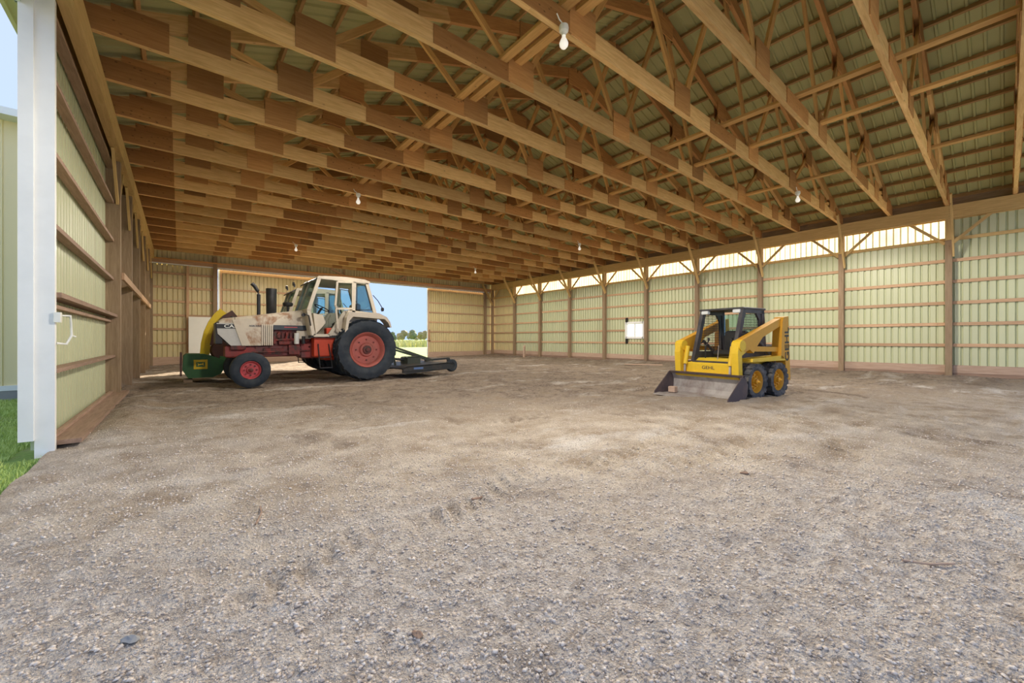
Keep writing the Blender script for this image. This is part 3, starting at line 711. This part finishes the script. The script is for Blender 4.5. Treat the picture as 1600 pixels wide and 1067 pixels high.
    for s in (1, -1):
        y = s*cw
        pl = MB()
        def bar(a, b, w_=.075, d=.07): pl.beam((a[0], y, a[1]), (b[0], y, b[1]), d, w_, up=(0,1,0)) if False else pl.beam((a[0],y,a[1]), (b[0],y,b[1]), w_, d, up=(0,1,0))
        bar(At, Am, .085); bar(Am, Ab, .085); bar(Bt, Bb, .08); bar(Ct, Cb, .09); bar(Bb, Cb, .07); bar((At[0]+.03,At[1]), (Ct[0]-.03,Ct[1]), .07)
        bar(Ab, (.92,1.22), .07); bar((.92,1.22), (.52,1.86), .08); bar((.52,1.86),(.28,1.86),.08)
        P(pl, 'cab_frame', 'cream')
        # side rear window, its gasket, lower cab panel
        P(MB().prism([(.21,2.62),(-.02,2.60),(-.20,1.93),(.21,1.93)], y-.006, y+.006), 'side_window', 'glass')
        P(MB().prism([(.88,1.22),(.34,1.22),(-.30,1.25),(-.30,1.84),(.50,1.84)], y-s*.05-.015, y-s*.05+.015), 'cab_panel', 'cream')
        gk = MB()
        q = [(.21,2.62),(-.02,2.60),(-.20,1.93),(.21,1.93)]
        for a, b in zip(q, q[1:]+q[:1]): gk.beam((a[0],y+s*.008,a[1]), (b[0],y+s*.008,b[1]), .02, .014, up=(0,1,0))
        P(gk, 'gasket', 'black')
        # door, hung on the B pillar; the near one stands ajar
        ajar = math.radians(20 if s > 0 else 0)
        def rot(p):                      # swing about the B pillar
            dx = p[0]-.30; return (.30+dx*math.cos(ajar), y+s*(.02)+s*dx*math.sin(ajar), p[1])
        dq = [(.33,2.66),(1.10,2.66),(1.32,1.88),(1.24,1.30),(.95,1.30),(.56,1.86),(.33,1.86)]
        if s > 0:
            dq = [(.33,2.66),(.80,2.62),(.86,2.0),(.80,1.92),(.33,1.95)]
        fr = MB()
        for a, b in zip(dq, dq[1:]+dq[:1]): fr.beam(rot(a), rot(b), .05, .035, up=(0,1,0))
        dd = P(fr, 'cab_door', 'cream')
        P(MB().add([rot(p) for p in dq], [tuple(range(len(dq)))]), 'door_glass', 'glass', dd)
        if s > 0:
            lo = MB(); lq = [(.80,1.93),(.84,1.90),(.78,1.40),(.62,1.28),(.50,1.40),(.46,1.90)]
            for a, b in zip(lq, lq[1:]): lo.beam(rot(a), rot(b), .045, .03, up=(0,1,0))
            P(lo, 'door_frame', 'cream', dd)
            P(MB().tube([(1.50,y-.08,1.78),(1.50,y+.02,1.76),(1.42,y+.05,1.72),(1.38,y+.05,1.5),(1.36,y-.02,1.42)], .016, 8), 'grab_rail', 'black')
            P(MB().lathe([(-.03,0),(-.03,.045),(.03,.045),(.03,0)], (1.52,y-.06,1.74), 'y', 14), 'marker_lamp', 'black', sm=True)
        # fender
        fp = [(.62,1.22),(.56,1.70),(.50,1.84),(-.30,1.84),(-.52,1.74),(-.62,1.60),(-.66,1.45),(-.62,1.45),(-.56,1.58),(-.46,1.68),(.40,1.72),(.50,1.60),(.56,1.22)]
        P(MB().prism(fp, min(y-s*.10, y+s*.30), max(y-s*.10, y+s*.30)), 'fender', 'cream')
        P(MB().tube([(-.22,y+s*.05,2.35),(-.34,y+s*.10,2.2),(-.48,y+s*.10,1.98)], .012, 6), 'tail_lamp_bracket', 'black')
        P(MB().lathe([(0,0),(0,.05),(.05,.06),(.05,0)], (-.50,y+s*.10,1.96), 'x', 12), 'tail_lamp', 'black', sm=True)
    # front pillars and windscreen, rear screen, floor, seat, wheel
    P(MB().prism([(At[0],At[1]-.05),(At[0]+.03,At[1]-.05),(Am[0]+.03,Am[1]),(Am[0],Am[1])], -cw+.04, cw-.04), 'windscreen', 'glass')
    fm = MB(); fm.beam((At[0]+.02,-.16,At[1]), (Am[0]+.02,-.20,Am[1]), .05, .05, up=(0,1,0)); fm.box(1.36,1.46,-cw,cw,1.80,1.90); P(fm, 'windscreen_frame', 'cream')
    P(MB().prism([(1.30,1.22),(1.42,1.82),(1.46,1.82),(1.36,1.22)], -cw, cw), 'firewall', 'cream')
    P(MB().prism([(Ct[0],Ct[1]-.03),(Ct[0]-.02,Ct[1]-.03),(Cb[0]-.02,Cb[1]+.05),(Cb[0],Cb[1]+.05)], -cw+.05, cw-.05), 'rear_window', 'glass')
    P(MB().box(-.32,1.35,-cw+.02,cw-.02,1.16,1.22), 'cab_floor', 'black')
    P(MB().bev(-.36,-.28,-cw,cw,1.22,1.86,.02), 'cab_back', 'cream')
    st = MB(); st.bev(.05,.58,-.26,.26,1.45,1.60,.04); st.bev(-.05,.10,-.26,.26,1.55,2.15,.05); st.box(.2,.4,-.12,.12,1.22,1.46); P(st, 'seat', 'seat')
    sw = MB(); R_ = .2; c_ = Vector((.92,0,1.98)); ax = Vector((-.45,0,.9)).normalized(); u_ = Vector((0,1,0)); v_ = ax.cross(u_)
    sw.tube([c_+u_*R_*math.cos(a)+v_*R_*math.sin(a) for a in [i*math.pi/10 for i in range(21)]], .014, 6, False); sw.tube([(1.22,0,1.5), tuple(c_)], .03, 8)
    sw.tube([tuple(c_+u_*R_), tuple(c_-u_*R_)], .012, 6); P(sw, 'steering_wheel', 'black', sm=True)
    P(MB().prism([(1.22,1.25),(1.28,1.80),(1.05,1.75),(.98,1.55)], .30, .62), 'console', 'cream')
    P(MB().bev(.72,.95,.36,.6,1.24,1.42,.02), 'lever_box', 'brightred')
    lt = MB(); 
    for y in (-.55, .55): lt.lathe([(0,0),(0,.055),(.05,.065),(.06,0)], (1.22,y,2.90), 'x', 12)
    lt.box(1.20,1.24,-.57,-.53,2.80,2.90); lt.box(1.20,1.24,.53,.57,2.80,2.90)
    if not stacks: P(lt, 'work_lamps', 'black', sm=True)
    # steps
    for x in (1.12, .80): pass
    sp_ = MB(); sp_.tube([(1.16,.60,1.0),(1.12,.64,.36)], .014, 6); sp_.tube([(.90,.60,1.0),(.82,.64,.36)], .014, 6); sp_.box(.82,1.12,.58,.68,.36,.385); sp_.box(.86,1.14,.58,.66,.64,.66); P(sp_, 'step_ladder', 'black')
    # hitch
    hk = MB()
    for s in (1,-1): hk.beam((-.2,s*.30,.62), (-.86,s*.40,.48), .04, .07); hk.tube([(-.35,s*.33,1.05),(-.60,s*.37,.53)], .02, 6)
    hk.beam((-.4,0,.95), (-.70,0,.98), .05, .05); P(hk, 'hitch_arms', 'red')
    return T
TR = tractor((3.95, 11.98, .0), math.pi, 'cream and red farm tractor in front, with cab, exhaust stacks and big rear tyres', True)
TR2 = tractor((4.08, 15.1, .0), math.pi, 'second cream tractor parked behind the front one, only cab and tyres showing', False)

# ---- rotary mower hitched behind
M['deck'] = rusty('mower_deck_dark_green', (.035,.04,.042), (.09,.07,.055), .5, .7, .7, .45)
M['mgreen'] = rusty('mower_olive', (.05,.06,.045), (.09,.07,.05), .55, .75, .6)
mw = empty('rotary_mower', (4.85, 11.85, 0), math.radians(4), 'low dark rotary mower deck with tail wheel hitched behind the tractor', 'mower')
b = MB(); b.prism([(0,.16),(.0,.28),(.15,.34),(1.55,.40),(1.72,.36),(1.72,.18),(1.6,.20),(.1,.12)], -.95, -.90); b.prism([(0,.16),(.0,.28),(.15,.34),(1.55,.40),(1.72,.36),(1.72,.18),(1.6,.20),(.1,.12)], .90, .95)
b.prism([(0,.25),(.0,.28),(.15,.34),(1.55,.40),(1.72,.36),(1.72,.32),(1.55,.36),(.15,.30)], -.95, .95); b.build('deck', M['deck'], mw)
MB().box(.0,1.72,-.985,-.955,.20,.24).build('skid_runner', M['deck'], mw)
MB().box(.35,.66,-.954,-.950,.24,.30).build('maker_plate', paint('blue_plate', (.12,.2,.4), .4), mw)
MB().bev(.55,1.0,-.22,.22,.33,.58,.03).build('gearbox', M['mgreen'], mw)
for s in (-1, 1): MB().beam((-.05,s*.33,.92), (1.50,s*.14,.44), .03, .06).build('brace_bar', M['mgreen'], mw)
b = MB()
for s in (-1, 1): b.beam((-.05,s*.33,.95), (.05,s*.40,.35), .05, .06)
b.beam((-.05,-.33,.92),(-.05,.33,.92), .05,.05); b.build('hitch_frame', M['mgreen'], mw)
MB().tube([(-.75,0,.62),(.6,0,.48)], .04, 10).build('drive_shaft', M['deck'], mw)
b = MB(); b.beam((1.45,.25,.42),(2.35,.25,.46), .09,.06); b.beam((2.35,.25,.46),(2.48,.25,.22), .05,.12); b.build('tail_arm', M['deck'], mw)
b = MB().lathe([(-.07,.10),(-.08,.18),(-.05,.215),(.05,.215),(.08,.18),(.07,.10),(.04,.08),(-.04,.08)], (2.5,.25,.215), 'y', 24, True); tw = b.build('tail_wheel', M['rubber'], mw, True)
MB().lathe([(-.05,0),(-.05,.10),(.05,.10),(.05,0)], (2.5,.25,.215), 'y', 16).build('hub', M['deck'], tw)

# ---- green forage machine in front of the tractors
M['green'] = rusty('farm_green', (.045,.14,.045), (.06,.09,.05), .55, .78, .6)
M['yellow'] = rusty('spout_yellow', (.78,.55,.02), (.35,.22,.05), .62, .8, .5)
M['darkrust'] = rusty('dark_rust', (.07,.030,.022), (.14,.05,.03), .45, .7, .7)
fh = empty('forage_chopper', (.41, 13.45, 0), 0, 'green forage chopper with curved yellow and brown spouts beside the tractor nose', 'farm machine')
MB().prism([(-.34,.70),(-.36,.34),(-.25,.14),(.25,.14),(.42,.22),(.52,.40),(.50,.58),(.30,.66),(.08,.74),(-.28,.75)], -.45, .45).build('housing', M['green'], fh)
MB().box(-.41,-.37,-.5,.5,.2,.78).build('side_shield', M['darkrust'], fh)
b = MB(); b.beam((.4,-.3,.62),(1.0,-.3,.52), .06,.12); b.beam((.4,-.3,.30),(.95,-.3,.48), .05,.05); b.tube([(.95,-.34,.50),(.95,-.20,.50)], .07, 12); b.build('tow_arm', M['green'], fh)
bd = MB().bev(-.14,.14,-.462,-.450,.36,.60,.004).build('badge', M['yellow'], fh)
MB().prism([(-.09,.42),(-.09,.54),(.09,.54),(.09,.42)], -.466, -.4615).build('badge_field', M['green'], bd)
MB().prism([(-.06,.44),(-.05,.48),(-.07,.52),(-.03,.49),(.03,.50),(.06,.525),(.055,.48),(.07,.445),(.03,.47),(-.03,.465)], -.470, -.4655).build('badge_animal', M['yellow'], bd)
sp1 = [(.10,.72),(.12,1.0),(.18,1.3),(.27,1.55),(.38,1.74),(.50,1.88)]
def spout(pts, w_, y0, y1, nm, mat):
    n = len(pts); out = []; inn = []
    for i, p in enumerate(pts):
        a = pts[max(i-1,0)]; c = pts[min(i+1,n-1)]; dx, dz = c[0]-a[0], c[1]-a[1]; L = math.hypot(dx,dz); nx, nz = -dz/L, dx/L
        out.append((p[0]+nx*w_/2, p[1]+nz*w_/2)); inn.append((p[0]-nx*w_/2, p[1]-nz*w_/2))
    bq = MB()
    for i in range(n-1): bq.prism([out[i],out[i+1],inn[i+1],inn[i]], y0, y1)
    return bq.build(nm, M[mat], fh)
spout(sp1, .20, -.10, .16, 'yellow_spout', 'yellow')
spout([(.30,.95),(.34,1.22),(.42,1.48),(.55,1.68),(.74,1.82)], .20, -.22, .10, 'brown_spout', 'darkrust')
MB().lathe([(-.16,0),(-.16,.26),(-.1,.30),(.1,.30),(.16,.26),(.16,0)], (.50,-.10,.83), 'y', 24).build('blower_drum', M['darkrust'], fh, True)
o = MB().bev(-.09,.09,-.09,.09,0,.13,.01).build('wood_block', M['post']); o.location = (.16,13.2,-.01); tag(o, 'small dark timber block on the dirt below the green chopper', 'block')
# white sheet leaning on the far wall
b = MB().prism([(0,.25),(0.12,.25),(.02,2.12),(-.02,2.12)], 0, 1.02, 'yz'); 
o = MB().add([(0,0,0),(.92,0,0),(.92,-.03,0),(0,-.03,0),(0,.22,2.0),(.92,.22,2.0),(.92,.19,2.0),(0,.19,2.0)], [(0,1,2,3),(4,7,6,5),(0,4,5,1),(1,5,6,2),(2,6,7,3),(3,7,4,0)]).build('white_panel', M['whitepl'])
o.location = (.30,22.72,.12); tag(o, 'plain white sheet panel leaning on the far wall behind the green chopper', 'panel')
# ================================================================== SKID STEER
M['syellow'] = rusty('loader_yellow', (.88,.58,.04), (.45,.22,.05), .60, .82, .55, .45, 3)
M['sorange'] = rusty('loader_arm_yellow', (.72,.36,.03), (.28,.13,.04), .58, .80, .5, .45, 3)
M['scab'] = paint('cab_charcoal', (.045,.043,.05), .5, dirt=(.16,.15,.15), dirt_amt=.5)
M['steel'] = rusty('worn_bucket_steel', (.50,.46,.43), (.20,.15,.13), .45, .68, .8, .45, 3)
M['steeld'] = rusty('dark_bucket_steel', (.10,.075,.08), (.20,.13,.10), .5, .72, .6, .5, 3)
SKA = math.radians(172)
SKP = (8.325, 3.63); SKS = 1.0
S_ = empty('skid_steer', (*SKP, .0), SKA, 'yellow skid steer loader with black cab and wide steel bucket', 'loader'); S_.scale = (SKS,)*3
P = lambda mb, nm, mt, par=S_, sm=False: mb.build(nm, M[mt], par, sm)
# x forward (front axle at 0), y left
for s in (1,-1):
    for x in (0.0, -.78):
        wheel(S_, 'wheel', (x, s*.62, .335), .335, .27, .205, s, 16, .028, M['rubberd'], M['sorange'], .06, 'block')
ch = MB(); ch.prism([(.20,.30),(.26,.66),(.10,.74),(-1.08,.74),(-1.25,.60),(-1.25,.28),(-1.0,.18),(.05,.18)], -.46, .46); P(ch, 'chassis', 'syellow')
for s in (1,-1):
    y0, y1 = sorted((s*.46, s*.70)); P(MB().prism([(.10,.70),(.08,.76),(-1.0,.80),(-1.12,.70)], y0, y1), 'fender', 'syellow')
    # rear tower
    y0, y1 = sorted((s*.52, s*.70))
    P(MB().prism([(-.93,.74),(-.99,1.46),(-1.04,1.56),(-1.22,1.58),(-1.30,.30),(-1.14,.34),(-1.10,.74)], y0, y1), 'rear_tower', 'sorange')
    # lift arm: from the tower top down to the front elbow, then the drop leg
    y0, y1 = sorted((s*.53, s*.66))
    arm = P(MB().prism([(-1.20,1.56),(-.98,1.53),(.32,1.12),(.42,1.03),(.28,.88),(.12,.93),(-.02,.86),(-.10,.96),(-.34,1.16),(-.98,1.38),(-1.20,1.42)], y0, y1), 'lift_arm', 'sorange')
    P(MB().prism([(.24,1.09),(.36,1.11),(.47,1.03),(.50,.86),(.47,.40),(.40,.36),(.35,.44),(.37,.82),(.24,.88)], y0+.002, y1-.002), 'drop_leg', 'syellow', arm)
    P(MB().lathe([(-.08,0),(-.08,.10),(.08,.10),(.08,0)], (.37,(y0+y1)/2,1.0), 'y', 20), 'elbow_pin', 'syellow', arm, True)
    P(MB().beam((-.95,s*.60,.92), (-.06,s*.60,.94), .07,.09, h1=.10), 'lift_cylinder', 'sorange', arm)
    P(MB().tube([(-.72,s*.57,.84),(-.35,s*.57,1.08),(-.1,s*.57,1.02)], .035, 8), 'lift_rod', 'scab', arm)
    yy = s*.47
    tc_ = P(MB().tube([(.33,yy,.98),(.42,yy,.62)], .045, 12), 'tilt_cylinder', 'syellow', sm=True); P(MB().tube([(.42,yy,.62),(.44,yy,.40)], .022, 8), 'piston_rod', 'steel', tc_, True)
cm = P(MB().bev(.24,.37,-.50,.50,.44,.66,.02), 'cross_member', 'syellow'); P(MB().bev(.22,.46,-.66,.66,.38,.46,.02), 'bucket_mount', 'syellow')
text_mesh('front_lettering', 'GEHL', .09, M['steeld'], S_, (.373,-.0,.565), (math.pi/2,0,math.pi/2), .002, 1.2)
text_mesh('side_lettering', 'GEHL', .22, M['black'], S_, (-1.165,.7025,1.02), (math.pi/2, math.radians(-92), math.pi), .002, 1.25, .004)
# cab (rollover structure)
yw = .41
for s in (1,-1):
    y = s*yw; cb = MB()
    for a, b_ in (((.22,.66),(-.11,1.70)), ((-.86,.74),(-.76,1.70))): cb.beam((a[0],y,a[1]), (b_[0],y,b_[1]), .10, .07, up=(0,1,0))
    cb.beam((-.09,y,1.68), (-.80,y,1.68), .10,.07, up=(0,1,0)); cb.beam((.18,y,.80), (-.86,y,.80), .14,.06, up=(0,1,0))
    cb.prism([(-.54,1.64),(-.76,1.64),(-.80,.9),(-.70,.9),(-.66,1.5)], min(y-.02,y+.02), max(y-.02,y+.02))
    P(cb, 'cab_frame', 'scab')
P(MB().bev(-.84,-.04,-.46,.46,1.70,1.74,.01), 'cab_roof', 'scab')
P(MB().box(-.86,-.80,-.38,.38,.80,1.20), 'cab_back', 'scab')
P(MB().box(-.82,-.805,-.37,.37,1.20,1.64), 'rear_window', 'glass')
for s in (1,-1):
    g = MB(); y = s*yw; q0 = (.16,.90)
    for i in range(13):
        x = -.70+i*.05; zt = 1.62; 
        lim = .90 if x < .1 else .90
        xx = x
        if x > -.10: continue
        g.box(x-.003,x+.003,y-.003,y+.003,.86,zt)
    for i in range(15):
        z = .90+i*.05; xf = .14-(z-.86)*.31
        g.box(-.72,xf,y-.003,y+.003,z-.003,z+.003)
    P(g, 'side_mesh', 'scab')
    P(MB().bev(-.10,-.02,s*.33-.07,s*.33+.07,1.63,1.70,.01), 'work_lamp', 'lens')
st = MB(); st.bev(-.60,-.15,-.22,.22,.78,.90,.04); st.bev(-.68,-.56,-.22,.22,.85,1.30,.04); P(st, 'seat', 'seat')
lv = MB()
for s in (1,-1): lv.tube([(.06,s*.26,.70),(.04,s*.26,.98),(-.02,s*.24,1.10)], .013, 6); lv.lathe([(0,0),(.01,.025),(.06,.025),(.07,0)], (-.02,s*.24,1.08), 'z', 8)
P(lv, 'control_levers', 'black'); P(MB().tube([(.14,.05,.68),(.10,.05,1.0)], .008, 5), 'thin_rod', 'steel')
P(MB().box(.02,.28,-.40,.40,.66,.69), 'footwell', 'scab')
P(MB().bev(-1.28,-.86,-.46,.46,.60,1.02,.04), 'engine_cover', 'scab'); P(MB().tube([(-1.0,.3,1.0),(-1.0,.3,1.16),(-1.04,.3,1.2)], .03, 8), 'exhaust', 'darkrust', sm=True)
# bucket
BW = .77
sec = [(1.0,.02),(.56,.015),(.45,.05),(.39,.14),(.38,.30),(.46,.46)]
shell = MB(); t_ = .02
ins = [(1.0,.035),(.57,.035),(.465,.068),(.41,.15),(.40,.30),(.475,.455)]
for i in range(len(sec)-1): shell.prism([sec[i],sec[i+1],ins[i+1],ins[i]], -BW, BW)
bu = P(shell, 'bucket', 'steel')
P(MB().prism([(.445,.43),(.46,.475),(.54,.465),(.525,.43)], -BW, BW), 'top_lip', 'steeld', bu)
P(MB().prism([(1.02,.012),(1.02,.03),(.86,.05),(.86,.036)], -BW, BW), 'cutting_edge', 'steel', bu)
for s in (1,-1):
    y0, y1 = sorted((s*BW, s*(BW-.018))); P(MB().prism([(1.0,.02),(.56,.015),(.45,.05),(.39,.14),(.38,.30),(.46,.47),(.54,.46),(.99,.08)], y0, y1), 'side_plate', 'steeld', bu)
o = MB().bev(-.055,.055,-.07,.07,0,.12,.01).build('block', M['skirt']); tag(o, 'small pale wooden block lying in the left end of the bucket', 'block')
fx, fy = math.cos(SKA), math.sin(SKA); o.location = (SKP[0]+SKS*(fx*.66-fy*-.58), SKP[1]+SKS*(fy*.66+fx*-.58), .045)
# ================================================================== SMALL THINGS ON THE FLOOR
def gz(x, y): return float(ground_z(np.array([x]), np.array([y]))[0])
o = MB().add([(-.06,-.05,-.15),(.06,-.05,-.15),(.06,.05,-.15),(-.06,.05,-.15),(-.06,-.05,.66),(.05,-.05,.74),(.05,.05,.76),(-.05,.05,.68)], [(0,3,2,1),(4,5,6,7),(0,1,5,4),(1,2,6,5),(2,3,7,6),(3,0,4,7)]).build('wooden_stake', M['skirt'])
o.location = (16.55,19.0,0); o.rotation_euler = (0,.04,.3); tag(o, 'short weathered wooden stake standing near the far right corner', 'stake')
o = MB().bev(-.78,.78,-.09,.09,0,.04,.006).build('plank', M['skirt']); o.location = (15.5,9.95,gz(15.5,9.95)+.01); o.rotation_euler = (0,0,math.atan2(-1.27,.85)); tag(o, 'pale plank lying on the dirt by the right wall', 'plank')
def stone(name, x, y, s, lab, mat, cat):
    import bmesh
    b = bmesh.new(); bmesh.ops.create_icosphere(b, subdivisions=2, radius=1)
    for v in b.verts:
        k = 1+.35*math.sin(v.co.x*3.1+s*91)*math.cos(v.co.y*2.7+1)+.2*math.sin(v.co.z*5+s*40); v.co = Vector((v.co.x*k*s, v.co.y*k*s*.6, v.co.z*k*s*.45))
    m = bpy.data.meshes.new(name); b.to_mesh(m); b.free(); m.materials.append(mat); o = link(name, m); o.location = (x, y, gz(x,y)+s*.25); o.rotation_euler = (.1,.15,s*50); tag(o, lab, cat); return o
stone('stone', -.14, 2.05, .035, 'flat grey stone on the gravel at lower left', M['concrete'], 'stone')
stone('dirt_clod', .70, 1.42, .028, 'brown dirt clod on the near gravel, bottom centre', M['oldwood'], 'clod')
stone('dirt_clod', 3.55, 1.35, .03, 'dark brown clod on the gravel at right', M['oldwood'], 'clod')
def stick(pts, r, lab, mat):
    q = [(x, y, gz(x,y)+r+.006) for x, y in pts]; o = MB().tube(q, r, 6).build('twig', mat, None, True); tag(o, lab, 'twig')
stick([(2.80,.33),(2.87,.24),(2.95,.16)], .005, 'thin pale straw lying on the gravel at right', M['skirt'])
stick([(1.60,2.40),(1.70,2.44),(1.80,2.45)], .007, 'short brown twig on the packed dirt, centre', M['oldwood'])
stick([(.35,2.85),(.40,3.0),(.42,3.2)], .005, 'thin brown twig on the dirt at left', M['oldwood'])
# ================================================================== OUTSIDE
def grassmat(name, a, b_, c, sc=.6):
    m, n, b = newmat(name); P_ = N(n, 'ShaderNodeTexCoord').outputs['Object']
    g = noise(n, sc, 6, P_, .65); g2 = noise(n, sc*20, 4, P_)
    n.links.new(mixc(n, ramp(n, g2, [(.35, (0,)*3), (.65, (.5,)*3)]), ramp(n, g, [(.35, a), (.55, b_), (.72, c)]), tuple(x*.7 for x in a)), b.inputs['Base Color']); b.inputs['Roughness'].default_value = .95; return m
M['field'] = grassmat('field_grass', (.17,.28,.04), (.30,.40,.07), (.42,.42,.14), .05)
M['lawn'] = grassmat('lawn_soil', (.16,.26,.05), (.26,.38,.08), (.38,.36,.16), 1.2)
M['yard'] = paint('gravel_yard', (.58,.54,.49), .95)
# ground outside: one ring of planes, each a hair below the barn floor
b = MB(); b.add([(-400,23.3,-.10),(600,23.3,-.10),(600,900,-.10),(-400,900,-.10)], [(0,1,2,3)]); o = b.build('field', M['field'], fix=False); tag(o, 'wide green field beyond the far door', 'field', kind='structure')
b = MB(); b.add([(17.2,-60,-.10),(600,-60,-.10),(600,23.3,-.10),(17.2,23.3,-.10)], [(0,1,2,3)]); o = b.build('side_field', M['field'], fix=False); tag(o, 'grass field outside the right wall', 'field', kind='structure')
b = MB(); b.add([(-60,-60,-.10),(17.2,-60,-.10),(17.2,-1.6,-.10),(-60,-1.6,-.10)], [(0,1,2,3)]); o = b.build('yard', M['yard'], fix=False); tag(o, 'gravel yard in front of the open barn end', 'yard', kind='structure')
lx = axis([(-60,-8,2),(-8,-.9,.1)]); ly = axis([(-1.6,14,.1),(14,23.3,1.0)])
LX, LY = np.meshgrid(lx, ly, indexing='ij'); LZ = -.07+.10*vnoise(LX*.7, LY*.7, 12)+.05*vnoise(LX*3, LY*3, 13); LZ = np.where(LX > -.98, LZ-.10, LZ)
lm = grid_mesh('lawn', LX, LY, LZ); lm.materials.append(M['lawn']); o = link('lawn', lm); tag(o, 'strip of lawn outside the side opening', 'lawn', kind='structure')
# grass blades on the lawn
def blades(name, n, x0, x1, y0, y1, hmin, hmax, mat, lab, zf, cat='grass'):
    x = x0+(x1-x0)*rng.random(n); y = y0+(y1-y0)*rng.random(n)
    if name == 'grass':
        ok = (x < -1.32) | (y < 5.9)
        x = x[ok]; y = y[ok]; n = len(x)
    z = zf(x, y); h = hmin+(hmax-hmin)*rng.random(n); a = rng.random(n)*6.283; wd = h*.09
    lean = h*.5; la = rng.random(n)*6.283
    dx, dy = np.cos(a)*wd, np.sin(a)*wd
    v = np.stack([np.stack([x-dx,y-dy,z-.01],-1), np.stack([x+dx,y+dy,z-.01],-1), np.stack([x+dx*.5+np.cos(la)*lean*.35,y+dy*.5+np.sin(la)*lean*.35,z+h*.6],-1), np.stack([x-dx*.5+np.cos(la)*lean*.35,y-dy*.5+np.sin(la)*lean*.35,z+h*.6],-1), np.stack([x+np.cos(la)*lean,y+np.sin(la)*lean,z+h],-1)], 1)
    i = np.arange(n)[:,None]*5; tri = np.concatenate([i+np.array([[0,1,2]]), i+np.array([[0,2,3]]), i+np.array([[3,2,4]])], 1).reshape(-1,3)
    m = bpy.data.meshes.new(name); m.vertices.add(n*5); m.vertices.foreach_set('co', v.astype(np.float32).ravel()); m.loops.add(tri.size); m.loops.foreach_set('vertex_index', tri.ravel().astype(np.int32)); m.polygons.add(len(tri)); m.polygons.foreach_set('loop_start', (np.arange(len(tri))*3).astype(np.int32)); m.update(); m.validate(); m.materials.append(mat)
    o = link(name, m); tag(o, lab, cat, kind='stuff'); return o
def bladem(name, a, b_):
    m, n, b = newmat(name); g = noise(n, 1.3, 4, mapped(n, offs=False)); g2 = noise(n, 30, 2, mapped(n, offs=False))
    n.links.new(mixc(n, g2, ramp(n, g, [(.35, a), (.7, b_)]), tuple(min(1,x*1.5) for x in b_)), b.inputs['Base Color']); b.inputs['Roughness'].default_value = .7; return m
lawn_z = lambda x, y: -.07+.10*vnoise(x*.7, y*.7, 12)+.05*vnoise(x*3, y*3, 13)
bl = bladem('grass_blade', (.24,.40,.07), (.52,.60,.20))
blades('grass', 90000, -4.2, -.93, 2.0, 12.2, .02, .06, bl, 'short green grass growing outside the side opening', lawn_z)
wm = bladem('weed', (.30,.34,.12), (.55,.52,.25))
blades('tall_weeds', 9000, 18, 75, 58, 80, .5, 1.3, wm, 'pale band of tall weeds across the field outside', lambda x, y: np.full_like(x, -.1), 'weeds')
# neighbouring shed
nb = empty('shed', (-2.1, 12.3, 0), 0, 'pale yellow metal shed outside at far left with white base trim', 'building')
for i in range(9):
    if ('nb') not in CACHE: CACHE['nb'] = sheet_mesh(.9, 5.2, M['ext'], rib=.225, depth=-.02, gw=.03)
    o = link('wall_sheet', CACHE['nb'], nb); o.location = (-8.1+.9*i, 0, .2)
o = link('wall_sheet', sheet_mesh(6.0, 5.2, M['ext'], rib=.225, depth=-.02, gw=.03), nb); o.rotation_euler = (0,0,math.pi/2); o.location = (0, 0, .2)
MB().box(-8.15,.03,-.03,.02,.12,.22).build('base_trim', M['white'], nb); MB().box(-8.1,.0,-.02,6,-.3,.12).build('foundation', M['concrete'], nb)
MB().box(-.06,.03,-.035,.06,.2,5.4).build('corner_trim', M['ext'], nb)
MB().box(-8.3,.25,-.35,6.2,5.36,5.5).build('roof_edge', M['white'], nb)
# tree line
import bmesh
TM = [grassmat('hazed_foliage_'+k, tuple(x*.7 for x in c), c, tuple(min(1,x*1.35) for x in c), .5) for k, c in (('green',(.30,.33,.17)),('gold',(.50,.40,.20)),('rust',(.48,.32,.18)),('pale',(.44,.42,.27)))]  # foliage tones lightened and greyed, distance haze is in the colour
def crown_mesh(seed, mat):
    r = random.Random(seed); b = bmesh.new()
    for i in range(7):
        a = r.random()*6.28; d = r.random()*1.3; zz = 2.2+r.random()*3.2; rad = 1.0+r.random()*.9
        res = bmesh.ops.create_icosphere(b, subdivisions=2, radius=rad, matrix=Matrix.Translation((math.cos(a)*d, math.sin(a)*d, zz)))
        for v in res['verts']:
            v.co += Vector((r.uniform(-.22,.22), r.uniform(-.22,.22), r.uniform(-.22,.22)))
    m = bpy.data.meshes.new('crown'); b.to_mesh(m); b.free(); m.materials.append(mat); return m
CR = [crown_mesh(i, TM[i % 4]) for i in range(8)]
trunk = MB().tube([(0,0,-.2),(.1,0,1.5),(.05,.1,3.2)], [.22,.17,.10], 7).mesh('trunk'); trunk.materials.append(M['oldwood'])
for i in range(56):
    x = 16+(i//2)*5.0+(2.5 if i % 2 else 0)+random.uniform(-.3,.3); y = (186 if i % 2 else 206)+random.uniform(-2,2)
    t = empty('tree', (x, y, -.1), random.uniform(0,6), 'distant autumn tree in the line across the field', 'tree', 'trees across the field')
    s = random.uniform(.62,.98); t.scale = (s, s, s)
    link('crown', CR[random.randrange(8)], t); link('trunk', trunk, t)
